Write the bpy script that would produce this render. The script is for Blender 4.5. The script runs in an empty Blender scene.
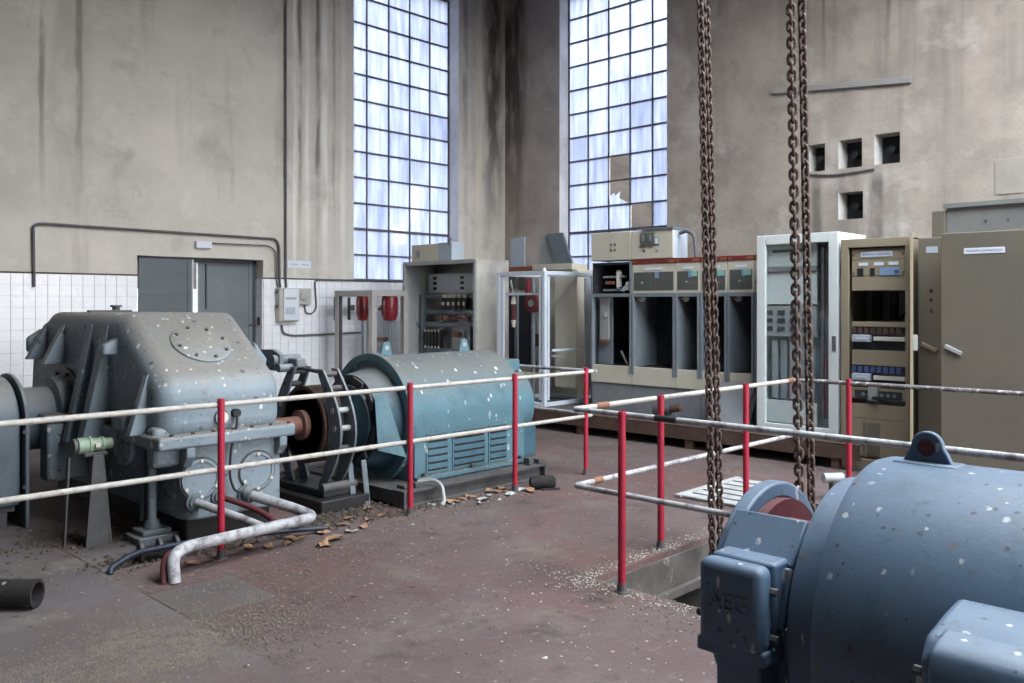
import bpy, bmesh, math, random
from mathutils import Vector, Matrix
rnd = random.Random(7)
PI = math.pi
scene = bpy.context.scene
COL = scene.collection

# ------------------------------------------------------------------ camera
cam_d = bpy.data.cameras.new('camera'); cam = bpy.data.objects.new('camera', cam_d); COL.objects.link(cam)
cam.location = (0, 0, 1.63); cam.rotation_euler = (PI/2, 0, math.radians(43.715-90))
cam_d.sensor_width = 36; cam_d.lens = 866/1024*36; cam_d.shift_y = -(341.5-303.3)/1024
cam_d.clip_start = .05; cam_d.clip_end = 1000
scene.camera = cam
# ------------------------------------------------------------------ sky and exposure
world = bpy.data.worlds.new('sky'); scene.world = world; world.use_nodes = True
wn = world.node_tree; wn.nodes.clear()
w_out = wn.nodes.new('ShaderNodeOutputWorld'); w_bg = wn.nodes.new('ShaderNodeBackground')
w_tc = wn.nodes.new('ShaderNodeTexCoord'); w_sep = wn.nodes.new('ShaderNodeSeparateXYZ'); w_rmp = wn.nodes.new('ShaderNodeValToRGB')
wn.links.new(w_tc.outputs['Generated'], w_sep.inputs[0]); wn.links.new(w_sep.outputs[2], w_rmp.inputs[0])
w_rmp.color_ramp.elements[0].position = 0.0; w_rmp.color_ramp.elements[0].color = (1.0, .98, .95, 1)
w_rmp.color_ramp.elements[1].position = .75; w_rmp.color_ramp.elements[1].color = (.90, .95, 1.0, 1)
wn.links.new(w_rmp.outputs[0], w_bg.inputs[0]); wn.links.new(w_bg.outputs[0], w_out.inputs[0])
w_bg.inputs[1].default_value = 8.0
vs = scene.view_settings
vs.view_transform = 'Standard'; vs.look = 'None'; vs.gamma = 1.0; vs.use_curve_mapping = False
vs.exposure = 1.2
cy = scene.cycles
cy.use_denoising = True; cy.max_bounces = 8; cy.diffuse_bounces = 5; cy.transparent_max_bounces = 12
cy.sample_clamp_indirect = 6.0; cy.caustics_reflective = False; cy.caustics_refractive = False

# ------------------------------------------------------------------ dimensions of the hall
WX, WY = 12.05, 11.71          # inner faces of the right and the left wall
EX, EY = -8.0, -8.0            # inner faces of the two walls behind the camera
CZ = 7.7
SKY_WINDOWS = [                # openings of the unseen walls: (axis, plane, u0, u1, z0, z1)
    ('y', EY, 1.0, 4.6, .9, 4.9), ('y', EY, 5.0, 8.4, .9, 4.9), ('y', EY, 8.8, 11.9, .9, 4.9)]
ROOF = (2.8, 9.5, -5.0, 3.0)  # skylight opening in the roof

def portal(name, loc, rot, sx, sy):
    l = bpy.data.lights.new(name, 'AREA'); l.shape = 'RECTANGLE'; l.size = sx; l.size_y = sy; l.energy = 1
    l.cycles.is_portal = True
    o = bpy.data.objects.new(name, l); COL.objects.link(o); o.location = loc; o.rotation_euler = rot
for ax, pl, u0, u1, z0, z1 in SKY_WINDOWS:
    u = (u0+u1)/2; z = (z0+z1)/2
    if ax == 'y': portal('sky_portal', (u, pl-.45, z), (PI/2, 0, 0), u1-u0, z1-z0)
    else: portal('sky_portal', (pl-.45, u, z), (PI/2, 0, -PI/2), u1-u0, z1-z0)
portal('sky_portal', ((ROOF[0]+ROOF[1])/2, (ROOF[2]+ROOF[3])/2, CZ+.4), (0, 0, 0), ROOF[1]-ROOF[0], ROOF[3]-ROOF[2])
portal('sky_portal', (9.66, WY+.5, 4.65), (-PI/2, 0, 0), 2.5, 5.4)
portal('sky_portal', (WX+.5, 9.16, 4.65), (-PI/2, 0, -PI/2), 2.5, 5.4)

# ------------------------------------------------------------------ mesh helpers
ORG = {}
def setp(o, label=None, cat=None, group=None, kind=None):
    if label: o['label'] = label
    if cat: o['category'] = cat
    if group: o['group'] = group
    if kind: o['kind'] = kind
    return o
def thing(name, loc, label, cat, group=None):
    o = bpy.data.objects.new(name, None); COL.objects.link(o); o.location = loc
    o.empty_display_size = .1
    ORG[o.name] = Vector(loc)
    return setp(o, label, cat, group)
def unit(v): v = Vector(v); return v.normalized()
def frame(d):
    d = unit(d); a = Vector((0, 0, 1)) if abs(d.z) < .9 else Vector((1, 0, 0))
    u = d.cross(a).normalized(); w = d.cross(u).normalized()
    return u, w
class MB:
    def __init__(s): s.v = []; s.f = []
    def add(s, vs, fs):
        b = len(s.v); s.v += [Vector(q) for q in vs]; s.f += [tuple(i+b for i in q) for q in fs]; return s
    def box(s, x0, x1, y0, y1, z0, z1):
        return s.add([(x0,y0,z0),(x1,y0,z0),(x1,y1,z0),(x0,y1,z0),(x0,y0,z1),(x1,y0,z1),(x1,y1,z1),(x0,y1,z1)],
            [(0,3,2,1),(4,5,6,7),(0,1,5,4),(1,2,6,5),(2,3,7,6),(3,0,4,7)])
    def obox(s, c, ax, ay, az, hx, hy, hz):          # oriented box
        c = Vector(c); vs = []
        for k in (-1, 1):
            for (i, j) in ((-1,-1),(1,-1),(1,1),(-1,1)):
                vs.append(c + Vector(ax)*hx*i + Vector(ay)*hy*j + Vector(az)*hz*k)
        return s.add(vs, [(0,3,2,1),(4,5,6,7),(0,1,5,4),(1,2,6,5),(2,3,7,6),(3,0,4,7)])
    def bar(s, p, q, w, t, up=(0,0,1)):              # rectangular bar from p to q
        p = Vector(p); q = Vector(q); d = (q-p); L = d.length; d.normalize()
        side = d.cross(Vector(up))
        if side.length < 1e-4: side = d.cross(Vector((1,0,0)))
        side.normalize(); u = side.cross(d).normalized()
        return s.obox((p+q)/2, d, side, u, L/2, w/2, t/2)
    def lathe(s, o, d, prof, n=28):                   # prof: (radius, distance along d)
        o = Vector(o); d = unit(d); u, w = frame(d); vs = []; fs = []
        for (r, a) in prof:
            for i in range(n):
                t = 2*PI*i/n; vs.append(o + d*a + (u*math.cos(t)+w*math.sin(t))*r)
        for k in range(len(prof)-1):
            for i in range(n):
                j = (i+1) % n; fs.append((k*n+i, k*n+j, (k+1)*n+j, (k+1)*n+i))
        if prof[0][0] > 1e-5: fs.append(tuple(reversed(range(n))))
        if prof[-1][0] > 1e-5: fs.append(tuple(range((len(prof)-1)*n, len(prof)*n)))
        return s.add(vs, fs)
    def cyl(s, p, q, r, r2=None, n=20):
        p = Vector(p); q = Vector(q)
        return s.lathe(p, q-p, [(r, 0), (r if r2 is None else r2, (q-p).length)], n)
    def ring(s, o, d, ro, ri, t, n=32):               # flat annulus of thickness t along d
        o = Vector(o); d = unit(d); u, w = frame(d); vs = []; fs = []
        for (r, a) in ((ri,0),(ro,0),(ro,t),(ri,t)):
            for i in range(n):
                g = 2*PI*i/n; vs.append(o + d*a + (u*math.cos(g)+w*math.sin(g))*r)
        for k in range(4):
            for i in range(n):
                j = (i+1) % n; k2 = (k+1) % 4; fs.append((k*n+i, k*n+j, k2*n+j, k2*n+i))
        return s.add(vs, fs)
    def tube(s, pts, r, n=10, bend=0.0, closed=False):
        P = [Vector(p) for p in pts]
        if bend > 0 and len(P) > 2:
            Q = [P[0]]
            for i in range(1, len(P)-1):
                a = (P[i-1]-P[i]); c = (P[i+1]-P[i]); b = min(bend, a.length*.48, c.length*.48)
                A = P[i]+a.normalized()*b; C = P[i]+c.normalized()*b
                for k in range(7):
                    t = k/6; Q.append(A*(1-t)**2 + P[i]*2*t*(1-t) + C*t*t)
            Q.append(P[-1]); P = Q
        m = len(P); vs = []; fs = []; pu = None
        for i in range(m):
            if closed: d = (P[(i+1) % m]-P[i-1]).normalized()
            else: d = (P[min(i+1, m-1)]-P[max(i-1, 0)]).normalized()
            if pu is None: u, w = frame(d)
            else:
                u = (pu - d*pu.dot(d)).normalized(); w = d.cross(u).normalized()
            pu = u
            for k in range(n):
                g = 2*PI*k/n; vs.append(P[i]+(u*math.cos(g)+w*math.sin(g))*r)
        mm = m if closed else m-1
        for i in range(mm):
            i2 = (i+1) % m
            for k in range(n):
                j = (k+1) % n; fs.append((i*n+k, i*n+j, i2*n+j, i2*n+k))
        if not closed: fs += [tuple(reversed(range(n))), tuple(range((m-1)*n, m*n))]
        return s.add(vs, fs)
    def prism(s, poly, axis, a0, a1):                 # polygon in the plane across the axis
        n = len(poly); vs = []
        for a in (a0, a1):
            for (p, q) in poly:
                vs.append({'x': (a, p, q), 'y': (p, a, q), 'z': (p, q, a)}[axis])
        fs = [tuple(range(n)), tuple(reversed(range(n, 2*n)))] + [(i, n+i, n+(i+1) % n, (i+1) % n) for i in range(n)]
        return s.add(vs, fs)
    def mesh(s, name, mat, org=Vector((0,0,0)), smooth=40):
        me = bpy.data.meshes.new(name)
        me.from_pydata([tuple(v-org) for v in s.v], [], s.f); me.update()
        bm = bmesh.new(); bm.from_mesh(me); bmesh.ops.recalc_face_normals(bm, faces=bm.faces); bm.to_mesh(me); bm.free()
        if mat: me.materials.append(mat)
        if smooth:
            for p in me.polygons: p.use_smooth = True
            me.set_sharp_from_angle(angle=math.radians(smooth))
        return me
    def build(s, name, mat, parent=None, bevel=0, smooth=40, seg=2):
        org = Vector((0,0,0)) if parent is None else ORG[parent.name]
        o = bpy.data.objects.new(name, s.mesh(name, mat, org, smooth)); COL.objects.link(o)
        if parent is not None: o.parent = parent
        ORG[o.name] = org
        if bevel:
            b = o.modifiers.new('bevel', 'BEVEL'); b.width = bevel; b.segments = seg; b.limit_method = 'ANGLE'; b.angle_limit = math.radians(35)
        return o
def solo(mb, name, mat, label, cat, group=None, bevel=0, smooth=40, kind=None):   # a thing that is one mesh, origin at its base
    lo = Vector((min(v.x for v in mb.v), min(v.y for v in mb.v), min(v.z for v in mb.v)))
    hi = Vector((max(v.x for v in mb.v), max(v.y for v in mb.v), max(v.z for v in mb.v)))
    c = Vector(((lo.x+hi.x)/2, (lo.y+hi.y)/2, lo.z))
    o = bpy.data.objects.new(name, mb.mesh(name, mat, c, smooth)); COL.objects.link(o); o.location = c; ORG[o.name] = c
    if bevel:
        b = o.modifiers.new('bevel', 'BEVEL'); b.width = bevel; b.segments = 2; b.limit_method = 'ANGLE'
    return setp(o, label, cat, group, kind)
def inst(mesh_obj, name, parent, loc, rot=None, scale=None):      # copy sharing mesh data; loc in world
    o = bpy.data.objects.new(name, mesh_obj); COL.objects.link(o)
    if parent is not None: o.parent = parent; o.location = Vector(loc)-ORG[parent.name]
    else: o.location = loc
    if rot is not None: o.rotation_euler = rot
    if scale is not None: o.scale = scale
    ORG[o.name] = Vector(loc)
    return o
def text_part(name, body, mat, parent, loc, size, xdir, updir, depth=.001, stretch=1.0):
    c = bpy.data.curves.new(name, 'FONT'); c.body = body; c.size = size; c.extrude = depth; c.align_x = 'CENTER'; c.align_y = 'CENTER'
    t = bpy.data.objects.new(name+'_curve', c); COL.objects.link(t)
    me = bpy.data.meshes.new_from_object(t.evaluated_get(bpy.context.evaluated_depsgraph_get()))
    bpy.data.objects.remove(t); bpy.data.curves.remove(c)
    x = Vector(xdir); y = Vector(updir); z = x.cross(y)
    for v in me.vertices:
        q = v.co.copy(); v.co = x*q.x*stretch + y*q.y + z*q.z
    me.materials.clear(); me.materials.append(mat)
    return inst(me, name, parent, loc)

# ------------------------------------------------------------------ materials
def mat(name, c, c2=None, rough=.6, metal=0.0, ns=3.0, mixlo=.35, mixhi=.65, grime=None, specks=(), dust=None, bump=.0, bscale=25, streak=None, spec=.4, world=False):
    m = bpy.data.materials.new(name); m.use_nodes = True; nt = m.node_tree; N = nt.nodes; L = nt.links
    b = N['Principled BSDF']; b.inputs['Metallic'].default_value = metal; b.inputs['Specular IOR Level'].default_value = spec
    if world: co = N.new('ShaderNodeNewGeometry').outputs['Position']
    else: co = N.new('ShaderNodeTexCoord').outputs['Object']
    def noise(scale, detail=5, rough_=.6, vec=None, dist=0):
        n = N.new('ShaderNodeTexNoise'); n.inputs['Scale'].default_value = scale; n.inputs['Detail'].default_value = detail
        n.inputs['Roughness'].default_value = rough_; n.inputs['Distortion'].default_value = dist
        L.new(vec or co, n.inputs['Vector']); return n.outputs['Fac']
    def ramp(fac, lo, hi):
        r = N.new('ShaderNodeMapRange'); r.inputs[1].default_value = lo; r.inputs[2].default_value = hi; r.clamp = True
        L.new(fac, r.inputs[0]); return r.outputs[0]
    def mix(fac, a, col):
        x = N.new('ShaderNodeMix'); x.data_type = 'RGBA'
        if isinstance(fac, (int, float)): x.inputs[0].default_value = fac
        else: L.new(fac, x.inputs[0])
        if isinstance(a, tuple): x.inputs[6].default_value = (*a, 1)
        else: L.new(a, x.inputs[6])
        if isinstance(col, tuple): x.inputs[7].default_value = (*col, 1)
        else: L.new(col, x.inputs[7])
        return x.outputs[2]
    def mul(a, k):
        x = N.new('ShaderNodeMath'); x.operation = 'MULTIPLY'; L.new(a, x.inputs[0])
        if isinstance(k, (int, float)): x.inputs[1].default_value = k
        else: L.new(k, x.inputs[1])
        return x.outputs[0]
    def mapped(sx, sy, sz, loc=(0,0,0)):
        mp = N.new('ShaderNodeMapping'); mp.inputs['Scale'].default_value = (sx, sy, sz); mp.inputs['Location'].default_value = loc
        L.new(co, mp.inputs[0]); return mp.outputs[0]
    col = c
    col = mix(ramp(noise(ns), mixlo, mixhi), c, c2 if c2 else tuple(k*.86 for k in c))
    if streak:                                                     # vertical run marks: (colour, density scale, lo, hi, strength)
        sc, ss, lo, hi, st = streak
        f = mul(ramp(noise(ss, 4, .6, mapped(1, 1, .07)), lo, hi), ramp(noise(.7, 3), .35, .6))
        col = mix(mul(f, st), col, sc)
    if dust:                                                       # settled dust on upward faces: (colour, strength)
        g = N.new('ShaderNodeNewGeometry'); sp = N.new('ShaderNodeSeparateXYZ'); L.new(g.outputs['Normal'], sp.inputs[0])
        f = mul(ramp(sp.outputs[2], .25, .8), ramp(noise(6, 6), .1, .42))
        col = mix(mul(f, dust[1]), col, dust[0])
    if grime:
        for gr in (grime if isinstance(grime, list) else [grime]):
            gc, gs, lo, hi, st = gr
            col = mix(mul(ramp(noise(gs, 7, .65, None, .3), lo, hi), st), col, gc)
    for (sc, ss, th, zs, keep) in specks:                          # droppings and chips: (colour, scale, radius, z stretch, share kept)
        v = N.new('ShaderNodeTexVoronoi'); v.inputs['Scale'].default_value = ss; nn = N.new('ShaderNodeTexNoise'); nn.inputs['Scale'].default_value = ss*1.6; nn.inputs['Detail'].default_value = 3; L.new(co, nn.inputs['Vector'])
        va_ = N.new('ShaderNodeVectorMath'); va_.operation = 'MULTIPLY_ADD'; L.new(nn.outputs['Color'], va_.inputs[0]); va_.inputs[1].default_value = (.55/ss, .55/ss, .55/ss*zs); L.new(mapped(1, 1, zs), va_.inputs[2]); L.new(va_.outputs[0], v.inputs['Vector'])
        s2 = N.new('ShaderNodeSeparateColor'); L.new(v.outputs['Color'], s2.inputs[0])
        dv_ = N.new('ShaderNodeMath'); dv_.operation = 'DIVIDE'; L.new(v.outputs['Distance'], dv_.inputs[0]); rz = N.new('ShaderNodeMapRange'); rz.inputs[3].default_value = .35; rz.inputs[4].default_value = 1.25; L.new(s2.outputs[1], rz.inputs[0]); L.new(rz.outputs[0], dv_.inputs[1])
        f = mul(ramp(dv_.outputs[0], th, th*.7), ramp(s2.outputs[0], keep+.02, keep))
        f = mul(f, ramp(noise(ss*2.5, 3), .3, .5))
        col = mix(f, col, sc)
    if isinstance(col, tuple): b.inputs['Base Color'].default_value = (*col, 1)
    else: L.new(col, b.inputs['Base Color'])
    rr = N.new('ShaderNodeMapRange'); rr.inputs[3].default_value = max(.05, rough-.1); rr.inputs[4].default_value = min(1, rough+.12)
    L.new(noise(ns*2.3, 4), rr.inputs[0]); L.new(rr.outputs[0], b.inputs['Roughness'])
    if bump:
        bp = N.new('ShaderNodeBump'); bp.inputs['Strength'].default_value = bump; bp.inputs['Distance'].default_value = .02
        L.new(noise(bscale, 8, .65), bp.inputs['Height']); L.new(bp.outputs[0], b.inputs['Normal'])
    return m
def H(h):                                                         # display hex to linear
    r = [int(h[i:i+2], 16)/255 for i in (0, 2, 4)]
    return tuple(k/12.92 if k <= .04045 else ((k+.055)/1.055)**2.4 for k in r)
WHITE = (.72, .74, .74)
M = {}
M['plaster_l'] = mat('plaster_left', (.60,.575,.53), (.46,.445,.415), .95, ns=.8, mixlo=.36, mixhi=.70, grime=[((.27,.26,.245), 1.5, .55, .75, .6), ((.66,.645,.60), 2.7, .56, .72, .5), ((.30,.29,.27), 7, .62, .76, .35)], streak=((.26,.25,.23), 2.6, .56, .70, .55), bump=.6, bscale=6, spec=.1, world=True)
M['plaster_r'] = mat('plaster_right', (.45,.400,.358), (.34,.302,.272), .95, ns=1.3, mixlo=.36, mixhi=.66, grime=[((.21,.195,.18), 1.5, .55, .74, .65), ((.62,.61,.59), 1.05, .55, .70, .6), ((.25,.235,.215), 6, .58, .74, .45)], streak=((.20,.19,.175), 1.6, .55, .68, .65), bump=.8, bscale=5, spec=.1, world=True)
def runs(m, axis, bands):
    """water runs down the plaster: (centre, width, colour, strength, z from, z to)"""
    nt = m.node_tree; N = nt.nodes; L = nt.links; b = N['Principled BSDF']; src = b.inputs['Base Color'].links[0].from_socket
    g = N.new('ShaderNodeNewGeometry'); sp = N.new('ShaderNodeSeparateXYZ'); L.new(g.outputs['Position'], sp.inputs[0])
    mp = N.new('ShaderNodeMapping'); mp.inputs['Scale'].default_value = (3, 3, .8); L.new(g.outputs['Position'], mp.inputs[0])
    n = N.new('ShaderNodeTexNoise'); n.inputs['Scale'].default_value = 1.6; n.inputs['Detail'].default_value = 4; L.new(mp.outputs[0], n.inputs['Vector'])
    def mth(op, a, b_, c=None):
        x = N.new('ShaderNodeMath'); x.operation = op
        for k, q in enumerate((a, b_, c)):
            if q is None: continue
            if isinstance(q, (int, float)): x.inputs[k].default_value = q
            else: L.new(q, x.inputs[k])
        return x.outputs[0]
    pos = mth('MULTIPLY_ADD', mth('SUBTRACT', n.outputs['Fac'], .5), .10, sp.outputs[axis])
    for (c, w, colr, st, z0, z1) in bands:
        d = mth('ABSOLUTE', mth('SUBTRACT', pos, c), 0)
        r = N.new('ShaderNodeMapRange'); r.interpolation_type = 'SMOOTHSTEP'; r.inputs[1].default_value = w; r.inputs[2].default_value = w*.25; r.inputs[3].default_value = 0; r.inputs[4].default_value = st; L.new(d, r.inputs[0])
        zr = N.new('ShaderNodeMapRange'); zr.inputs[1].default_value = z0; zr.inputs[2].default_value = z1; L.new(sp.outputs[2], zr.inputs[0])
        k = N.new('ShaderNodeMapRange'); k.inputs[1].default_value = .30; k.inputs[2].default_value = .55; L.new(n.outputs['Fac'], k.inputs[0])
        f = mth('MULTIPLY', mth('MULTIPLY', r.outputs[0], zr.outputs[0]), k.outputs[0])
        x = N.new('ShaderNodeMix'); x.data_type = 'RGBA'; L.new(f, x.inputs[0]); L.new(src, x.inputs[6]); x.inputs[7].default_value = (*colr, 1); src = x.outputs[2]
    L.new(src, b.inputs['Base Color'])
DK = (.17,.16,.145); PL = (.68,.68,.66)
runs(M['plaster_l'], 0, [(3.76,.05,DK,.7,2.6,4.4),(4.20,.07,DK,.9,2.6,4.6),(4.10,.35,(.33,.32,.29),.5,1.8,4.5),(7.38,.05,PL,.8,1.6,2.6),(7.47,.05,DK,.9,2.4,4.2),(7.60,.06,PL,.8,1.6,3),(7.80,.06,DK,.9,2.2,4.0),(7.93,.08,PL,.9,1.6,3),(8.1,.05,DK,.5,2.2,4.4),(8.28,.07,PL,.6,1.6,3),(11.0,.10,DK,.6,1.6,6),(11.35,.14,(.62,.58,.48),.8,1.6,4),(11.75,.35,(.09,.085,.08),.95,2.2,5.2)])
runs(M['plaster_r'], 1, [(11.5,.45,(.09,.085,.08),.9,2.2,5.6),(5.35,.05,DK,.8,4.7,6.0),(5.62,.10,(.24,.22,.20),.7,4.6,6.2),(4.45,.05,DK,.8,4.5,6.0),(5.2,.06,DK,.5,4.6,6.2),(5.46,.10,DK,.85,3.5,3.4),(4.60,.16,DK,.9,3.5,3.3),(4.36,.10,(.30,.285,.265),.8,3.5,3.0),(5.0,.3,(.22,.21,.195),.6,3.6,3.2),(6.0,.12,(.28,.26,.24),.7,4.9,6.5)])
M['reveal'] = mat('white_daylit_reveal', (.72,.72,.71), (.55,.55,.54), .9, ns=2.5, grime=((.35,.34,.32), 6, .6, .75, .6), world=True)  # white paint that also stands in for window light on the reveals
M['board'] = mat('wall_board_paint', (.36,.34,.31), (.31,.29,.265), .9, ns=3)
M['pitdark'] = mat('pit_shade_black', (.008,.008,.009), (.012,.012,.012), .95)  # deep shade of the pit painted in as near-black
M['concrete'] = mat('concrete', (.125,.115,.11), (.075,.068,.066), .95, ns=4, bump=.2, grime=((.30,.29,.28), 9, .6, .72, .6), spec=.1, world=True)
M['plaster_dark'] = mat('plaster_low_bounce', (.16,.15,.14), (.11,.105,.10), .95, ns=.9, world=True)  # unseen walls toned dark to cut bounced light
M['ceiling'] = mat('ceiling_paint', (.12,.12,.12), None, .95, world=True)
M['tile'] = mat('glazed_tile', (.80,.83,.88), (.74,.77,.83), .25, ns=1.3, grime=((.42,.42,.42), 5, .68, .8, .4), spec=.5, world=True)
M['grout'] = mat('grout', (.66,.68,.71), (.58,.60,.63), .9, world=True)
M['floor'] = mat('floor_paint', (.105,.077,.077), (.132,.104,.103), .8, ns=.8, mixlo=.38, mixhi=.64, grime=[((.145,.064,.060), .50, .48, .68, .6), ((.155,.135,.118), 1.7, .52, .70, .75), ((.055,.048,.046), 3.6, .54, .70, .7), ((.19,.17,.15), 14, .56, .70, .5), ((.06,.05,.048), 30, .56, .68, .5)], specks=[((.58,.58,.56), 7, .11, 1, .10), ((.045,.04,.035), 9, .16, 1, .16), ((.30,.27,.23), 23, .22, 1, .22)], bump=.4, bscale=26, spec=.12, world=True)
M['plate'] = mat('floor_plate_paint', (.104,.092,.093), (.140,.128,.132), .8, ns=1.1, grime=[((.118,.080,.075), .9, .48, .66, .7), ((.21,.185,.15), 1.9, .52, .68, .65), ((.46,.46,.47), 2.6, .66, .74, .6), ((.062,.055,.05), 5, .58, .72, .6)], specks=[((.045,.04,.035), 10, .17, 1, .2), ((.38,.35,.30), 21, .18, 1, .2)], bump=.4, bscale=26, spec=.12, world=True)
M['platedark'] = mat('oiled_plate', (.082,.070,.069), (.105,.092,.09), .7, ns=2, grime=((.16,.14,.12), 5, .56, .7, .6), world=True)
M['gear'] = mat('gearbox_paint', (.165,.215,.255), (.205,.255,.295), .55, ns=2.5, dust=((.195,.19,.178), 1.0), grime=[((.10,.11,.12), 5, .58, .74, .55), ((.20,.16,.11), 2.6, .64, .76, .5), ((.09,.10,.11), 22, .56, .68, .4)], specks=[((.56,.57,.55), 14, .28, .7, .14), ((.46,.47,.45), 30, .34, .7, .16), ((.30,.22,.15), 14, .2, 1, .08), ((.07,.075,.08), 17, .3, 1, .14)], bump=.2, bscale=30)
M['geardark'] = mat('gearbox_dark_paint', (.085,.115,.14), (.115,.148,.175), .55, ns=3, grime=((.07,.07,.07), 4, .55, .7, .6), dust=((.28,.26,.24), .6), bump=.1)
M['teal'] = mat('motor_teal_paint', (.068,.145,.185), (.090,.175,.215), .5, ns=2.2, dust=((.125,.13,.125), 1.0), grime=[((.05,.10,.13), 5, .54, .72, .6), ((.20,.22,.22), 4, .62, .76, .5), ((.05,.09,.12), 24, .56, .68, .5)], specks=[((.46,.48,.46), 24, .34, .5, .15), ((.5,.52,.5), 12, .22, .4, .14), ((.30,.13,.07), 14, .12, 1, .05)], bump=.1)
M['tealdark'] = mat('motor_dark_teal', (.035,.085,.12), (.05,.115,.155), .5, ns=3, grime=((.02,.025,.03), 5, .5, .7, .7), dust=((.20,.19,.18), .7))
M['blue'] = mat('motor_blue_paint', (.078,.138,.222), (.092,.156,.242), .52, ns=2.4, dust=((.10,.125,.16), .5), grime=[((.05,.075,.105), 4, .52, .70, .6), ((.045,.06,.08), 14, .58, .70, .6), ((.15,.15,.15), 20, .64, .72, .5)], specks=[((.38,.41,.44), 34, .32, .4, .11), ((.36,.39,.42), 17, .24, .18, .08), ((.040,.045,.052), 38, .28, 1, .14), ((.12,.12,.12), 26, .34, .6, .10)], bump=.1, spec=.5)
M['armgrey'] = mat('brake_arm_paint', (.10,.125,.145), (.15,.175,.195), .5, ns=5, grime=((.05,.05,.05), 8, .58, .7, .6), dust=((.3,.3,.3), .5))
M['rust'] = mat('rust_iron', (.072,.046,.038), (.11,.066,.05), .8, .2, ns=9, grime=((.05,.04,.035), 14, .5, .7, .6), bump=.2, bscale=60)
M['shaft'] = mat('red_oxide_shaft', (.15,.07,.055), (.20,.105,.085), .6, ns=8)
M['redox'] = mat('red_oxide_interior', (.11,.025,.03), (.07,.02,.025), .7, ns=6)
M['chain'] = mat('chain_rust', (.062,.044,.040), (.125,.085,.072), .6, .4, ns=30, grime=((.04,.032,.03), 40, .5, .65, .7))
M['red'] = mat('rail_red_paint', (.36,.014,.040), (.28,.014,.036), .45, ns=9, grime=((.07,.03,.03), 22, .64, .72, .7))
M['railwhite'] = mat('rail_white_paint', (.42,.41,.385), (.35,.34,.32), .6, ns=14, grime=[((.22,.20,.19), 30, .52, .66, .6), ((.20,.12,.08), 17, .62, .70, .8), ((.30,.29,.28), 9, .6, .7, .5)])
M['railworn'] = mat('rail_worn_white_paint', (.42,.43,.45), (.33,.34,.36), .6, ns=14, grime=[((.10,.085,.095), 12, .48, .64, .85), ((.16,.10,.08), 30, .6, .70, .5)])
M['raildark'] = mat('rail_bare_paint', (.10,.095,.10), (.14,.13,.135), .6, ns=14, grime=[((.45,.45,.45), 26, .54, .62, .9)])
M['brass'] = mat('copper_coupling', (.24,.12,.075), (.20,.10,.07), .5, .3)
M['beige'] = mat('switchgear_beige', (.56,.535,.45), (.51,.49,.41), .5, ns=2, grime=((.34,.32,.27), 7, .62, .76, .5))
M['greyblue'] = mat('switchgear_grey', (.155,.185,.215), (.19,.22,.25), .5, ns=4)
M['plinth'] = mat('plinth_grey', (.185,.20,.225), (.225,.24,.26), .7, ns=3, grime=((.13,.13,.14), 4, .55, .7, .5))
M['dark'] = mat('dark_interior', (.02,.024,.03), (.035,.04,.047), .7)
M['black'] = mat('black_plastic', (.015,.015,.017), (.025,.025,.027), .5)
M['panel'] = mat('mimic_panel_grey', (.075,.085,.08), (.09,.10,.095), .6)
M['redstripe'] = mat('red_stripe', (.17,.022,.02), (.15,.025,.022), .5)
M['orange'] = mat('orange_stripe', (.30,.105,.055), None, .5)
M['label'] = mat('label_white', (.62,.67,.75), (.58,.63,.72), .5)
M['ink'] = mat('label_ink', (.06,.09,.22), None, .6)
M['mint'] = mat('mint_label', (.25,.52,.47), None, .5)
M['bluelabel'] = mat('blue_label', (.20,.32,.50), None, .5)
M['whitecab'] = mat('white_cabinet_paint', (.62,.67,.68), (.57,.62,.63), .4, ns=2, grime=((.42,.43,.42), 8, .66, .78, .4))
M['brown'] = mat('brown_cabinet_paint', (.285,.245,.175), (.25,.215,.155), .5, ns=3, grime=((.17,.15,.12), 9, .62, .76, .4))
M['tan'] = mat('tan_cabinet_paint', (.185,.170,.138), (.16,.148,.122), .36, .3, ns=1.2, spec=.5)
M['tallgrey'] = mat('old_grey_paint', (.16,.165,.16), (.13,.135,.13), .6, ns=3)
M['alu'] = mat('silver_grey_frame', (.60,.67,.76), (.52,.59,.68), .4, .1, ns=3, grime=((.30,.34,.38), 8, .6, .75, .5))
M['framegrey'] = mat('grey_beige_frame', (.36,.355,.35), (.31,.305,.30), .5, .1)
M['steel'] = mat('galvanised_steel', (.58,.57,.53), (.45,.45,.43), .42, .25, ns=2.2, grime=((.22,.22,.23), 2.2, .52, .68, .7), streak=((.20,.20,.22), 2.0, .45, .6, .8))
M['steelgrey'] = mat('grey_sheet_steel', (.36,.38,.39), (.30,.32,.33), .5, .2, ns=3)
M['slate'] = mat('slate_sheet', (.16,.20,.23), (.13,.16,.19), .4, .2)
M['bluesheet'] = mat('pale_blue_sheet', (.40,.47,.55), (.36,.42,.50), .5)
M['doorgrey'] = mat('door_grey_paint', (.125,.15,.17), (.155,.18,.195), .55, ns=1.6, grime=((.24,.25,.25), 2.5, .6, .74, .5))
M['doordark'] = mat('door_dark_paint', (.075,.095,.115), (.09,.11,.13), .5)
M['doorframe'] = mat('door_frame_paint', (.05,.06,.075), None, .5)
M['pvc'] = mat('grey_conduit', (.085,.085,.095), (.11,.11,.12), .6)
M['boxgrey'] = mat('grey_box_plastic', (.42,.42,.39), (.37,.37,.34), .5, grime=((.22,.22,.2), 8, .6, .75, .4))
M['redins'] = mat('red_resin', (.17,.016,.022), (.12,.014,.018), .3)
M['porcelain'] = mat('porcelain', (.62,.61,.55), None, .25)
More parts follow.
